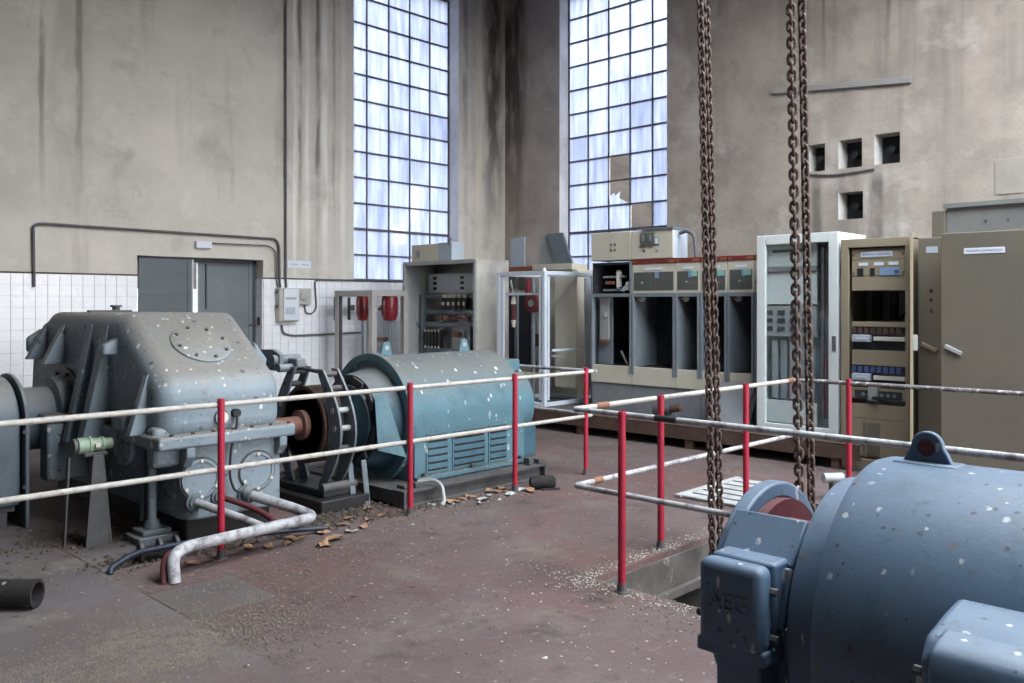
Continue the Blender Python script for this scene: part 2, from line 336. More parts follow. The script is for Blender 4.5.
M['green'] = mat('tacho_green_paint', (.20,.275,.20), (.25,.32,.25), .5, ns=9, grime=((.08,.08,.06), 12, .58, .7, .6))
M['iron'] = mat('dark_iron', (.06,.06,.068), (.09,.09,.095), .6, .2, ns=7, grime=((.10,.07,.055), 9, .58, .7, .5), dust=((.13,.122,.115), .5))
M['hose'] = mat('blue_hose', (.018,.028,.05), None, .5)
M['leaf'] = mat('dry_leaf', (.22,.12,.065), (.33,.22,.14), .8, ns=12)
M['paper'] = mat('paper_scrap', (.40,.41,.41), (.30,.31,.31), .8, ns=15)
M['stone'] = mat('rubble', (.20,.165,.125), (.11,.092,.078), .9, ns=20)
M['darkstone'] = mat('oily_rubble', (.045,.038,.033), (.09,.075,.06), .9, ns=20)
M['muntin'] = mat('window_bar_paint', (.07,.075,.085), (.11,.11,.12), .6, ns=5)
M['hill'] = mat('hillside_scrub', (.013,.011,.010), (.022,.019,.017), 1.0, ns=.25, spec=0, world=True)
M['mastgrey'] = mat('mast_paint', (.32,.34,.38), None, .6)  # pale grey paint of the mast outside
M['mastred'] = mat('mast_red_paint', (.5,.08,.06), None, .6)
def glass_mat(name='dusty_window_glass', clear=.055):
    m = bpy.data.materials.new(name); m.use_nodes = True; nt = m.node_tree; N = nt.nodes; L = nt.links; N.clear()
    out = N.new('ShaderNodeOutputMaterial'); tr = N.new('ShaderNodeBsdfTransparent'); tl = N.new('ShaderNodeBsdfTranslucent'); gl = N.new('ShaderNodeBsdfGlossy')
    gl.inputs['Roughness'].default_value = .08; gl.inputs['Color'].default_value = (.03,.03,.033,1)
    geo = N.new('ShaderNodeNewGeometry'); mp = N.new('ShaderNodeMapping'); mp.inputs['Scale'].default_value = (9, 9, .9); L.new(geo.outputs['Position'], mp.inputs[0])
    n = N.new('ShaderNodeTexNoise'); n.inputs['Scale'].default_value = 1.3; n.inputs['Detail'].default_value = 5; L.new(mp.outputs[0], n.inputs['Vector'])
    oi = N.new('ShaderNodeObjectInfo'); ad = N.new('ShaderNodeMath'); ad.operation = 'MULTIPLY_ADD'; ad.inputs[1].default_value = .16
    L.new(oi.outputs['Random'], ad.inputs[0]); L.new(n.outputs['Fac'], ad.inputs[2])
    r = N.new('ShaderNodeValToRGB'); r.color_ramp.elements[0].position = .38; r.color_ramp.elements[1].position = .80
    r.color_ramp.elements[0].color = (.215,.238,.305,1); r.color_ramp.elements[1].color = (.34,.365,.44,1)
    L.new(ad.outputs[0], r.inputs[0]); L.new(r.outputs[0], tl.inputs[0])
    tr.inputs[0].default_value = (clear, clear, clear, 1)
    a1 = N.new('ShaderNodeAddShader'); a2 = N.new('ShaderNodeAddShader')
    L.new(tr.outputs[0], a1.inputs[0]); L.new(tl.outputs[0], a1.inputs[1]); L.new(a1.outputs[0], a2.inputs[0]); L.new(gl.outputs[0], a2.inputs[1]); L.new(a2.outputs[0], out.inputs[0])
    return m
M['glass'] = glass_mat()
M['glass_clear'] = glass_mat('washed_window_glass', .10)
def clear_mat():
    m = bpy.data.materials.new('clear_door_glass'); m.use_nodes = True; nt = m.node_tree; N = nt.nodes; L = nt.links; N.clear()
    out = N.new('ShaderNodeOutputMaterial'); tr = N.new('ShaderNodeBsdfTransparent'); gl = N.new('ShaderNodeBsdfGlossy'); mx = N.new('ShaderNodeMixShader')
    tr.inputs[0].default_value = (.95,.97,.97,1); gl.inputs['Roughness'].default_value = .05; mx.inputs[0].default_value = .07
    L.new(tr.outputs[0], mx.inputs[1]); L.new(gl.outputs[0], mx.inputs[2]); L.new(mx.outputs[0], out.inputs[0]); return m
M['clear'] = clear_mat()

# ------------------------------------------------------------------ the hall: floor, walls, ceiling
def wall_mesh(axis, inner, outer, u0, u1, z0, z1, holes):
    """slab with rectangular openings; axis = the normal's axis, inner/outer = its two faces"""
    mb = MB(); us = sorted({u0, u1, *[h[0] for h in holes], *[h[1] for h in holes]}); zs = sorted({z0, z1, *[h[2] for h in holes], *[h[3] for h in holes]})
    def solid(i, j):
        if i < 0 or j < 0 or i >= len(us)-1 or j >= len(zs)-1: return False
        u = (us[i]+us[i+1])/2; z = (zs[j]+zs[j+1])/2
        return not any(h[0] < u < h[1] and h[2] < z < h[3] for h in holes)
    def P(n, u, z): return (u, n, z) if axis == 'y' else (n, u, z)
    for i in range(len(us)-1):
        for j in range(len(zs)-1):
            if not solid(i, j): continue
            a, b, c, d = us[i], us[i+1], zs[j], zs[j+1]
            for n in (inner, outer): mb.add([P(n,a,c),P(n,b,c),P(n,b,d),P(n,a,d)], [(0,1,2,3)])
            if not solid(i-1, j): mb.add([P(inner,a,c),P(outer,a,c),P(outer,a,d),P(inner,a,d)], [(0,1,2,3)])
            if not solid(i+1, j): mb.add([P(inner,b,c),P(outer,b,c),P(outer,b,d),P(inner,b,d)], [(0,1,2,3)])
            if not solid(i, j-1): mb.add([P(inner,a,c),P(outer,a,c),P(outer,b,c),P(inner,b,c)], [(0,1,2,3)])
            if not solid(i, j+1): mb.add([P(inner,a,d),P(outer,a,d),P(outer,b,d),P(inner,b,d)], [(0,1,2,3)])
    return mb
def struct(mb, name, m, bevel=0, smooth=0):
    o = mb.build(name, m, None, bevel, smooth); o['kind'] = 'structure'; return o
WL = (8.48, 10.835, 2.015, 7.247); WR = (7.992, 10.326, 2.05, 7.294)      # window openings
DOOR = (4.94, 6.83, -.25, 2.28)
NICHES = [(5.326,5.594,3.53,3.92), (4.797,5.136,3.53,3.93), (4.286,4.633,3.53,3.945), (4.784,5.136,2.81,3.19)]
wall_left = struct(wall_mesh('y', WY, WY+.40, EX-.4, WX+.4, -.25, CZ, [WL, DOOR]), 'wall_left', M['plaster_l'])
wall_right = struct(wall_mesh('x', WX, WX+.40, EY-.4, WY, -.25, CZ, [WR]+NICHES), 'wall_right', M['plaster_r'])
for k, (axis, pl) in enumerate((('y', EY), ('x', EX))):
    hs = [(u0,u1,z0,z1) for (a, p, u0, u1, z0, z1) in SKY_WINDOWS if a == axis]
    e = (EX-.4, WX+.4) if axis == 'y' else (EY, WY)
    struct(wall_mesh(axis, pl, pl-.4, e[0], e[1], -.25, CZ, hs), ['wall_south','wall_west'][k], M['plaster_dark'])
rf = MB().box(EX-.4, ROOF[0], EY-.4, WY+.4, CZ, CZ+.3).box(ROOF[1], WX+.4, EY-.4, WY+.4, CZ, CZ+.3).box(ROOF[0], ROOF[1], EY-.4, ROOF[2], CZ, CZ+.3).box(ROOF[0], ROOF[1], ROOF[3], WY+.4, CZ, CZ+.3)
for k in range(1, 8):
    x = ROOF[0]+(ROOF[1]-ROOF[0])*k/8; rf.box(x-.03, x+.03, ROOF[2], ROOF[3], CZ+.1, CZ+.2)
struct(rf, 'ceiling', M['ceiling'])
for k in range(3):                                                      # unseen windows: steel bars in the openings
    axis, pl, u0, u1, z0, z1 = SKY_WINDOWS[k]; mb = MB()
    for i in range(1, 8):
        u = u0+(u1-u0)*i/8; mb.box(*((u-.02,u+.02,pl-.32,pl-.28) if axis == 'y' else (pl-.32,pl-.28,u-.02,u+.02)), z0, z1)
    for i in range(1, 16):
        z = z0+(z1-z0)*i/16; mb.box(*((u0,u1,pl-.32,pl-.28) if axis == 'y' else (pl-.32,pl-.28,u0,u1)), z-.02, z+.02)
    struct(mb, 'window_%d' % (k+3), M['muntin'])
# floor with the pit opening
PIT = (4.04, 6.80, -1.2, 3.19)
mb = MB(); xs = [EX-.4, PIT[0], PIT[1], WX+.4]; ys = [EY-.4, PIT[2], PIT[3], WY+.4]
fl = MB()
for i in range(3):
    for j in range(3):
        if i == 1 and j == 1: continue
        for z in (0, -.25): fl.add([(xs[i],ys[j],z),(xs[i+1],ys[j],z),(xs[i+1],ys[j+1],z),(xs[i],ys[j+1],z)], [(0,1,2,3)])
for (a, b) in (((PIT[0],PIT[2]),(PIT[1],PIT[2])), ((PIT[1],PIT[2]),(PIT[1],PIT[3])), ((PIT[1],PIT[3]),(PIT[0],PIT[3])), ((PIT[0],PIT[3]),(PIT[0],PIT[2]))):
    fl.add([(*a,0),(*b,0),(*b,-.25),(*a,-.25)], [(0,1,2,3)])
floor = struct(fl, 'floor', M['floor'])
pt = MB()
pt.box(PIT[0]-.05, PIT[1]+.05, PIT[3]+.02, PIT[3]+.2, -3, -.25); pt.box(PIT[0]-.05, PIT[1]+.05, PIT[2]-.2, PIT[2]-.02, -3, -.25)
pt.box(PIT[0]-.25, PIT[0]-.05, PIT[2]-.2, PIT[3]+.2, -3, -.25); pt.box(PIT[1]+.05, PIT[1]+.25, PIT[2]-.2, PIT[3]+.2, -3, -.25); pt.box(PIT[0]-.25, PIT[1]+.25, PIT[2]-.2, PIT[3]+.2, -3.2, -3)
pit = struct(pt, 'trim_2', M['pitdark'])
# concrete lip and ledge lining the edge of the pit
lip = MB()
lip.box(PIT[0], PIT[1], PIT[3]-.012, PIT[3], -.245, -.035); lip.box(PIT[0], PIT[1], PIT[3]-.05, PIT[3], -.30, -.245)
lip.box(PIT[0], PIT[0]+.012, PIT[2], PIT[3]-.05, -.245, -.035)
struct(lip, 'trim_1', M['concrete'], .004)
# steel cover plates let into the floor in front of the gearbox
def plate(x0, x1, y0, y1, m='plate'):
    o = MB().box(x0, x1, y0, y1, .0005, .004)  .build('floor_plate', M[m], floor, .002, 0)
for (x0, x1, y0, y1) in ((-.6,1.1,3.0,4.75),(-.6,1.1,4.75,6.4),(1.1,2.08,5.45,7.0),(1.1,2.08,4.30,5.45),(2.08,2.62,5.35,6.05),(2.08,2.58,4.25,4.80),(1.1,2.08,3.0,4.30)):
    plate(x0+.004, x1-.004, y0+.004, y1-.004, 'platedark' if (x0, y0) == (2.08, 4.25) else 'plate')
# wall tiles
TP = .14
tile_me = MB().box(-TP/2+.003, TP/2-.003, -.012, 0, -TP/2+.003, TP/2-.003).mesh('tile', M['tile'], smooth=0)
bk = MB().box(EX, DOOR[0]-.0, WY-.004, WY-.0005, 0, 2.0); bk.box(DOOR[1], WX-.01, WY-.004, WY-.0005, 0, 2.0)
bk.box(DOOR[1]-.004, DOOR[1]-.0005, WY, WY+.24, 0, 2.0)
o = bk.build('grout_bed', M['grout'], wall_left, 0, 0)
rest = MB(); ntile = 0; r0 = rnd.random
cols_l = [DOOR[0]-TP*(i+.5) for i in range(92)]; cols_r = [DOOR[1]+TP*(i+.5) for i in range(37)]
for x in cols_l+cols_r:
    for j in range(14):
        z = 2.0-TP*(j+.5)
        vis = ((3.05 < x < 4.94 and z > .8) or (6.83 < x < 8.75 and z > .95))
        if vis and ntile < 300: inst(tile_me, 'tile', wall_left, (x, WY-.004+(r0()-.5)*.002, z)); ntile += 1
        else: rest.box(x-TP/2+.003, x+TP/2-.003, WY-.016, WY-.004, max(.01, z-TP/2+.003), z+TP/2-.003)
for j in range(14):
    z = 2.0-TP*(j+.5)
    for y in (WY+.065, WY+.195): rest.box(DOOR[1]-.016, DOOR[1]-.004, y-.062, y+.042, z-TP/2+.003, z+TP/2-.003)
o = rest.build('tile_field', M['tile'], wall_left, 0, 0); o['kind'] = 'stuff'
o = MB().box(EX, DOOR[0], WY-.03, WY, 2.0, 2.02).box(DOOR[1], WL[0], WY-.03, WY, 2.0, 2.02).build('tile_capping', M['concrete'], wall_left, .004, 0)
# ------------------------------------------------------------------ windows
def window(name, axis, plane, op, ncol, nrow, miss, label, clear=()):
    u0, u1, z0, z1 = op
    root = bpy.data.objects.new(name, None); COL.objects.link(root); ORG[root.name] = Vector(); root['kind'] = 'structure'; root['label'] = label
    def B(mb, a, b, n0, n1, c, d): return mb.box(a,b,n0,n1,c,d) if axis == 'y' else mb.box(n0,n1,a,b,c,d)
    mb = MB()
    for (a,b,c,d) in ((u0,u0+.03,z0,z1),(u1-.03,u1,z0,z1),(u0,u1,z0,z0+.03),(u0,u1,z1-.03,z1)): B(mb,a,b,plane-.025,plane+.025,c,d)
    mb.build('frame', M['muntin'], root, 0, 0)
    du = (u1-u0)/ncol; dz = (z1-z0)/nrow
    for i in range(1, ncol): B(MB(), u0+du*i-.011, u0+du*i+.011, plane-.02, plane+.02, z0, z1).build('mullion', M['muntin'], root, 0, 0)
    for j in range(1, nrow):
        t = .02 if j == 2 else .012
        B(MB(), u0, u1, plane-.022, plane+.018, z0+dz*j-t, z0+dz*j+t).build('glazing_bar', M['muntin'], root, 0, 0)
    me = B(MB(), -du/2+.008, du/2-.008, -.002, .002, -dz/2+.008, dz/2-.008).mesh('pane', M['glass'], smooth=0)
    me2 = me.copy(); me2.materials[0] = M['glass_clear']
    for i in range(ncol):
        for j in range(nrow):
            if (i, j) in miss: continue
            u = u0+du*(i+.5); z = z0+dz*(j+.5)
            inst(me if (i, j) not in clear else me2, 'pane', root, (u, plane, z) if axis == 'y' else (plane, u, z))
    return root
w1 = window('window_1', 'y', WY+.28, WL, 5, 12, set(), 'tall steel window nearest the door, all of its panes dusty')
# columns of window_2 count from the near side (small y): 4 = far left in the photograph
w2 = window('window_2', 'x', WX+.27, WR, 5, 12, {(2,3),(2,4),(1,2)}, 'tall steel window with missing panes behind the switchgear', {(i, j) for i in (3,4) for j in range(6,12)} | {(2,j) for j in range(8,12)} | {(1,j) for j in range(8,12)} | {(0,j) for j in range(7,12)})
du = (WR[1]-WR[0])/5; dz = (WR[3]-WR[2])/12                               # broken shard left in a pane
py0 = WR[0]+du*2; pz0 = WR[2]+dz*3
MB().prism([(py0+du*.98,pz0+.02),(py0+du*.98,pz0+.16),(py0+du*.75,pz0+.22),(py0+du*.70,pz0+.17),(py0+du*.45,pz0+.24),(py0+du*.52,pz0+.12),(py0+du*.10,pz0+.02)], 'x', WX+.268, WX+.272).build('pane_shard', M['glass'], w2, 0, 0)
# sills, and white linings that brighten the reveals like window light
struct(MB().box(WL[0], WL[1], WY-.03, WY+.25, WL[2]-.03, WL[2]-.001), 'trim_3', M['concrete'], .005)
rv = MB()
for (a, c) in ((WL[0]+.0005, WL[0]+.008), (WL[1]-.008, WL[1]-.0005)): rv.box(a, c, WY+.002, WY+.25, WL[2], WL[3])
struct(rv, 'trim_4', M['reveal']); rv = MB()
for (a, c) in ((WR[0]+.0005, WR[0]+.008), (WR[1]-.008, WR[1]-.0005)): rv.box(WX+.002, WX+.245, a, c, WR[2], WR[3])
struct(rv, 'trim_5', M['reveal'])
# ------------------------------------------------------------------ door
d1 = bpy.data.objects.new('door_1', None); COL.objects.link(d1); ORG['door_1'] = Vector(); d1['kind'] = 'structure'; d1['label'] = 'grey two-leaf metal door standing ajar in the tiled wall'
mb = MB().box(DOOR[0],DOOR[0]+.05,WY+.2,WY+.28,0,2.28).box(DOOR[1]-.06,DOOR[1]-.002,WY+.2,WY+.28,0,2.28).box(DOOR[0],DOOR[1],WY+.2,WY+.28,2.22,2.28)
mb.build('door_frame', M['doorframe'], d1, .004, 0)
lf = MB(); ang = math.radians(-3.0)
A = Vector((DOOR[0]+.03, WY+.03, 0)); dv = Vector((math.cos(ang), math.sin(ang), 0)); nv = Vector((-dv.y, dv.x, 0)); Lw = .725
def leaf(name, mm, A, dv, nv, w, bands):
    mb = MB().obox(A+dv*w/2+Vector((0,0,1.13)), dv, nv, Vector((0,0,1)), w/2, .02, 1.115); lo = mb.build(name, mm, d1, .003, 0)
    mb = MB()
    for z in bands: mb.obox(A+dv*w/2+Vector((0,0,z))-nv*.024, dv, nv, Vector((0,0,1)), w/2-.01, .006, .012)
    mb.obox(A+dv*.03+Vector((0,0,1.13))-nv*.024, dv, nv, Vector((0,0,1)), .03, .006, 1.1); mb.obox(A+dv*(w-.03)+Vector((0,0,1.13))-nv*.024, dv, nv, Vector((0,0,1)), .03, .006, 1.1)
    mb.build('stiffener', mm, lo, 0, 0); return lo
l1 = leaf('door_leaf', M['doordark'], A, dv, nv, Lw, (1.35, 1.75, .6))
MB().obox(A+dv*(Lw+.012)+Vector((0,0,1.13)), dv, nv, Vector((0,0,1)), .012, .03, 1.115).build('edge_strip', M['bluesheet'], l1, 0, 0)
l2 = leaf('door_leaf', M['doorgrey'], Vector((DOOR[0]+.965, WY+.24, 0)), Vector((1,0,0)), Vector((0,1,0)), .87, (1.30, .4))
MB().box(6.02,6.035,WY+.19,WY+.214,1.55,2.2).build('bolt_rod', M['iron'], l2, 0, 0)
# niches: dark backs with hooks
for k, (a, b, c, d_) in enumerate(NICHES):
    o = MB().box(WX+.30, WX+.34, a, b, c, d_).build('niche_back', M['dark'], wall_right, 0, 0)
    MB().box(WX+.004, WX+.30, b-.008, b-.0005, c, d_).build('niche_cheek', M['reveal'], wall_right, 0, 0)
    MB().cyl((WX+.12, (a+b)/2-.02, (c+d_)/2), (WX+.31, (a+b)/2-.02, (c+d_)/2), .05, .04, 10).build('niche_stud', M['black'], wall_right)
# hillside and mast outside
hb = MB(); nx, ny = 70, 14; hv = []
from mathutils import noise as mn
for i in range(nx+1):
    az = math.radians(-15+120*i/nx)
    for j in range(ny+1):
        t = j/ny; r = 55+60*t
        ridge = .30+.05*math.sin(az*5+1)+.05*math.sin(az*11)
        z = -2+(r*ridge)*t**.8+(mn.noise(Vector((math.cos(az)*r*.12, math.sin(az)*r*.12, 0)))*3.5+mn.noise(Vector((math.cos(az)*r*.5, math.sin(az)*r*.5, 3)))*1.3)*(.2+t)
        hv.append((math.cos(az)*r, math.sin(az)*r, z))
hf = [(i*(ny+1)+j, (i+1)*(ny+1)+j, (i+1)*(ny+1)+j+1, i*(ny+1)+j+1) for i in range(nx) for j in range(ny)]
hb.add(hv, hf); hb.add([(-80,-80,-2.2),(120,-80,-2.2),(120,120,-2.2),(-80,120,-2.2)], [(0,1,2,3)])
hill = struct(hb, 'hillside', M['hill'], 0, 60); hill['label'] = 'brown scrub hillside seen through the windows'
yw = struct(MB().box(2, 13, 16, 16.3, -2.2, 1.9), 'added_gap_wall', M['reveal']); yw['label'] = 'added pale wall outside that brightens the gap between the door leaves'  # wall added outside so the door gap shows bright
mast = thing('lattice_mast', (28, 22.95, -2.2), 'white and red lattice mast standing outside the right window', 'mast')
for (i, j) in ((-1,-1),(1,-1),(1,1),(-1,1)):
    MB().bar((28+i*.75, 22.95+j*.75, -2.2), (28+i*.65, 22.95+j*.65, 24), .16, .16).build('leg', M['mastgrey'] if i*j > 0 else M['mastred'], mast, 0, 0)
for k in range(17):
    z = -1+k*1.45
    for (a, b) in (((-1,-1),(1,-1)),((1,-1),(1,1)),((1,1),(-1,1)),((-1,1),(-1,-1))):
        MB().bar((28+a[0]*.7,22.95+a[1]*.7,z),(28+b[0]*.7,22.95+b[1]*.7,z+1.45),.08,.08).build('brace', M['mastgrey'], mast, 0, 0)
# ------------------------------------------------------------------ the gearbox
def bolts(parent, pts, d, r=.012, t=.012, m=None, name='bolt'):
    me = MB().lathe((0,0,0), d, [(r, -.004), (r, t)], 6).mesh(name, m or M['rust'], smooth=0)
    for p in pts: inst(me, name, parent, p)
def circle_pts(c, d, r, n, off=0.0):
    u, w = frame(d); return [Vector(c)+(u*math.cos(2*PI*k/n+off)+w*math.sin(2*PI*k/n+off))*r for k in range(n)]
AY, AZ = 6.12, .64                                                    # common shaft axis
g = thing('gearbox', (3.0, 6.9, 0), 'large grey-blue cast gearbox with sloping top and round inspection cover', 'gearbox')
MB().box(2.74,3.38,5.70,8.15,0,.15).build('plinth', M['black'], g, .01)
low = MB().prism([(3.42,5.62),(2.80,5.62),(2.73,5.65),(2.70,5.72),(2.70,8.2),(3.42,8.2)], 'z', .15, .665).build('lower_casing', M['gear'], g, .02, 50, 3)
flg = MB().box(2.48,3.50,5.54,8.32,.660,.750).build('split_flange', M['gear'], g, .02, 40, 3)
bolts(flg, [Vector((2.58+.88*k/6, 5.575, .745)) for k in range(7)], (0,0,1), .014, .018)
for x in (2.70, 3.40):
    MB().prism([(5.545,.665),(5.545,.60),(5.60,.53),(5.64,.53),(5.64,.665)], 'x', x-.03, x+.03).build('flange_bracket', M['gear'], flg, .006)
prof = [(5.63,.70),(5.63,1.09),(6.31,1.557),(7.75,1.557),(8.17,1.36),(8.25,.70)]
up = MB().prism(prof, 'x', 2.53, 3.45).build('upper_casing', M['gear'], g, .12, 50, 6)
# ribs on the left flank
for (y, zt, zb, pr, th) in ((7.80,1.45,1.17,.15,.075),(7.40,1.46,1.15,.16,.085),(6.836,1.47,.60,.19,.09),(6.55,1.47,.60,.19,.11),(5.87,1.14,.74,.12,.07)):
    MB().prism([(2.64,zt+.09),(2.64,zb),(2.53-pr,zb),(2.53,zt)], 'y', y-th/2, y+th/2).build('rib', M['gear'], g, .006)
MB().prism([(2.56,1.42),(2.56,1.22),(2.44,1.22),(2.44,1.34)], 'y', 7.93, 8.01).build('lifting_lug', M['gear'], g, .02)
MB().prism([(2.56,1.40),(2.56,1.26),(2.43,1.26),(2.43,1.33)], 'y', 6.32, 6.40).build('lifting_lug', M['gear'], g, .015)
MB().prism([(3.42,1.34),(3.42,1.08),(3.50,1.08),(3.53,1.20)], 'y', 5.98, 6.08).build('lifting_lug', M['gear'], g, .02)
# round inspection cover on the slope
sd = Vector((0, -(1.557-1.09), .68)).normalized(); sc = Vector((2.985, 5.98, 1.09+(5.98-5.63)*.467/.68))
cv = MB().lathe(sc-sd*.01, sd, [(.215,0),(.215,.022),(.20,.030)], 40).build('inspection_cover', M['gear'], g)
bolts(cv, circle_pts(sc+sd*.020, sd, .180, 8, .2), sd, .013, .014, M['iron'])
# two round covers and ports on the front face
for (x, z) in ((2.80,.435),(3.225,.43)):
    MB().lathe((x,5.63,z), (0,-1,0), [(.148,0),(.148,.013)], 32).build('cover_gap_ring', M['iron'], g)  # dark ring standing in for the shadow gap round the cover
    c = MB().lathe((x,5.63,z), (0,-1,0), [(.135,0),(.135,.025),(.115,.028),(.112,.020),(.05,.020)], 32).build('round_cover', M['gear'], g)
    bolts(c, circle_pts((x,5.605,z), (0,-1,0), .122, 6, .52), (0,-1,0), .012, .014, M['porcelain'])
for (x, z, r) in ((2.755,.285,.062),(3.135,.28,.065),(2.93,.295,.055)):
    MB().lathe((x,5.63,z), (0,-1,0), [(r,0),(r,.03),(r*.7,.032),(r*.7,.05)], 20).build('pipe_port', M['geardark'], g)
ga = MB().lathe((2.96,5.632,.84), (0,-1,0), [(.055,0),(.055,.03),(.045,.032),(.043,.024)], 24).build('oil_gauge', M['gear'], g)
MB().lathe((2.96,5.61,.84), (0,-1,0), [(.042,0),(.042,.004)], 24).build('dial', M['porcelain'], ga)
MB().tube([(3.06,5.60,.86),(3.05,5.57,.80),(2.99,5.56,.6),(2.99,5.57,.42),(3.03,5.57,.32),(3.09,5.58,.30)], .009, 8, .08).build('gauge_cable', M['black'], g)
MB().lathe((3.06,5.63,.86), (0,-1,0), [(.03,0),(.03,.04)], 12).build('cable_gland', M['black'], g)
# breather bar on the top
br = MB().box(2.66,3.0,7.2,7.26,1.552,1.575).build('breather_rail', M['iron'], g, .004)
MB().cyl((2.88,7.23,1.57),(2.88,7.23,1.60),.03,.03,10).cyl((2.88,7.23,1.60),(2.88,7.23,1.615),.045,.045,10).build('breather_cap', M['iron'], br)
# bearing caps on the left flank: high-speed shaft and low-speed shaft
cap = MB().lathe((2.56,AY,AZ+.03), (-1,0,0), [(.19,0),(.19,.035),(.155,.04),(.155,.065),(.165,.065),(.165,.085),(.09,.09),(.08,.075)], 32).build('bearing_cap', M['gear'], g)
bolts(cap, circle_pts((2.475,AY,AZ+.03), (-1,0,0), .135, 6), (-1,0,0), .012, .014)
MB().box(2.44,2.53,6.02,6.22,.74,.86).build('bearing_bracket', M['gear'], g, .02)
MB().box(2.50,2.72,5.66,5.80,.53,.80).build('corner_boss', M['gear'], g, .03)
cap2 = MB().lathe((2.56,7.32,.74), (-1,0,0), [(.38,0),(.38,.05),(.31,.06),(.31,.16),(.24,.18),(.24,.40)], 36).build('output_bearing', M['geardark'], g)
bolts(cap2, circle_pts((2.505,7.32,.74), (-1,0,0), .345, 10), (-1,0,0), .016, .02)
MB().box(2.26,2.56,6.92,7.10,.30,.74).box(2.24,2.58,6.90,7.12,.74,.80).build('bearing_pedestal', M['gear'], g, .02)
# corner jack: pillar on a stepped foot
jk = MB().cyl((2.60,5.92,.10),(2.60,5.92,.60),.030,.030,14).build('support_pillar', M['gear'], g)
MB().box(2.46,2.74,5.80,6.04,0,.05).box(2.50,2.70,5.83,6.01,.05,.085).cyl((2.60,5.92,.08),(2.60,5.92,.14),.06,.045,12).build('pillar_foot', M['geardark'], jk, .008)
MB().prism([(2.56,.12),(2.66,.12),(2.70,.60),(2.60,.60)], 'y', 6.0, 6.04).build('side_gusset', M['geardark'], g, .004)
# ------------------------------------------------------------------ guard casing at the left edge
gd = thing('coupling_guard', (1.5, 7.3, 0), 'grey arched sheet-metal guard left of the gearbox at the picture edge', 'guard')
arch = [(6.92,.16),(6.92,.74)] + [(7.32-.40*math.cos(PI*k/14), .74+.34*math.sin(PI*k/14)) for k in range(1,14)] + [(7.72,.74),(7.72,.16)]
MB().prism(arch, 'x', .7, 2.08).build('hood', M['geardark'], gd, .03, 50, 3)
arch2 = [(6.88,0.0),(6.88,.74)] + [(7.32-.44*math.cos(PI*k/14), .74+.36*math.sin(PI*k/14)) for k in range(1,14)] + [(7.76,.74),(7.76,0.0)]
MB().prism(arch2, 'x', 2.10, 2.125).build('end_plate', M['geardark'], gd, .004)
MB().box(.7,2.0,6.95,7.0,0,.12).box(.7,2.0,7.64,7.69,0,.12).box(.7,2.05,6.95,7.69,.12,.16).build('skid', M['iron'], gd, .005)
for k in range(2): MB().cyl((2.075+.02,6.90,.3+.4*k),(2.09,6.86,.3+.4*k),.015,.015,8).build('clip', M['iron'], gd)
# ------------------------------------------------------------------ tachogenerator on its stand
tg = thing('tachogenerator', (2.2, AY, 0), 'small green cylindrical generator on a dark sheet-steel stand beside the gearbox', 'generator')
ty = AY; tz = AZ+.03
body = MB().lathe((2.175,ty,tz), (1,0,0), [(.03,0),(.054,.005),(.056,.02),(.056,.07),(.062,.075),(.062,.09),(.045,.095),(.045,.155),(.050,.16),(.050,.175),(.038,.18),(.038,.23),(.026,.235)], 24).build('housing', M['green'], tg)
MB().lathe((2.172,ty,tz), (-1,0,0), [(.052,0),(.052,.02),(.035,.025)], 20).build('end_cap', M['iron'], body)
MB().box(2.28,2.31,ty-.062,ty-.040,tz-.015,tz+.015).build('terminal_clip', M['porcelain'], body, .004)
MB().cyl((2.40,ty,tz),(2.50,ty,tz),.016,.016,10).build('drive_shaft', M['iron'], tg)
MB().prism([(2.20,0.0),(2.36,0.0),(2.31,tz-.06),(2.25,tz-.06)], 'y', ty-.10, ty-.085).build('stand_plate', M['iron'], tg, .003)
MB().add([(2.36,ty-.10,0),(2.36,ty+.08,0),(2.32,ty+.05,tz-.06),(2.32,ty-.06,tz-.06),(2.375,ty-.10,0),(2.375,ty+.08,0),(2.335,ty+.05,tz-.06),(2.335,ty-.06,tz-.06)], [(0,1,2,3),(4,5,6,7),(0,1,5,4),(1,2,6,5),(2,3,7,6),(3,0,4,7)]).build('stand_plate', M['iron'], tg, .003)
MB().box(2.21,2.36,ty-.06,ty+.06,tz-.070,tz-.045).build('saddle', M['iron'], tg, .004)
bk_ = thing('bracket_post', (2.11, AY, 0), 'thin dark flat-iron post left of the green generator stand', 'post')
MB().bar((2.10,6.13,0),(2.13,6.13,.60),.012,.045,(0,1,0)).build('upright', M['iron'], bk_, .002)
MB().bar((2.12,6.13,.36),(2.28,6.12,.40),.01,.035,(0,1,0)).build('tie_bar', M['iron'], bk_, .002)
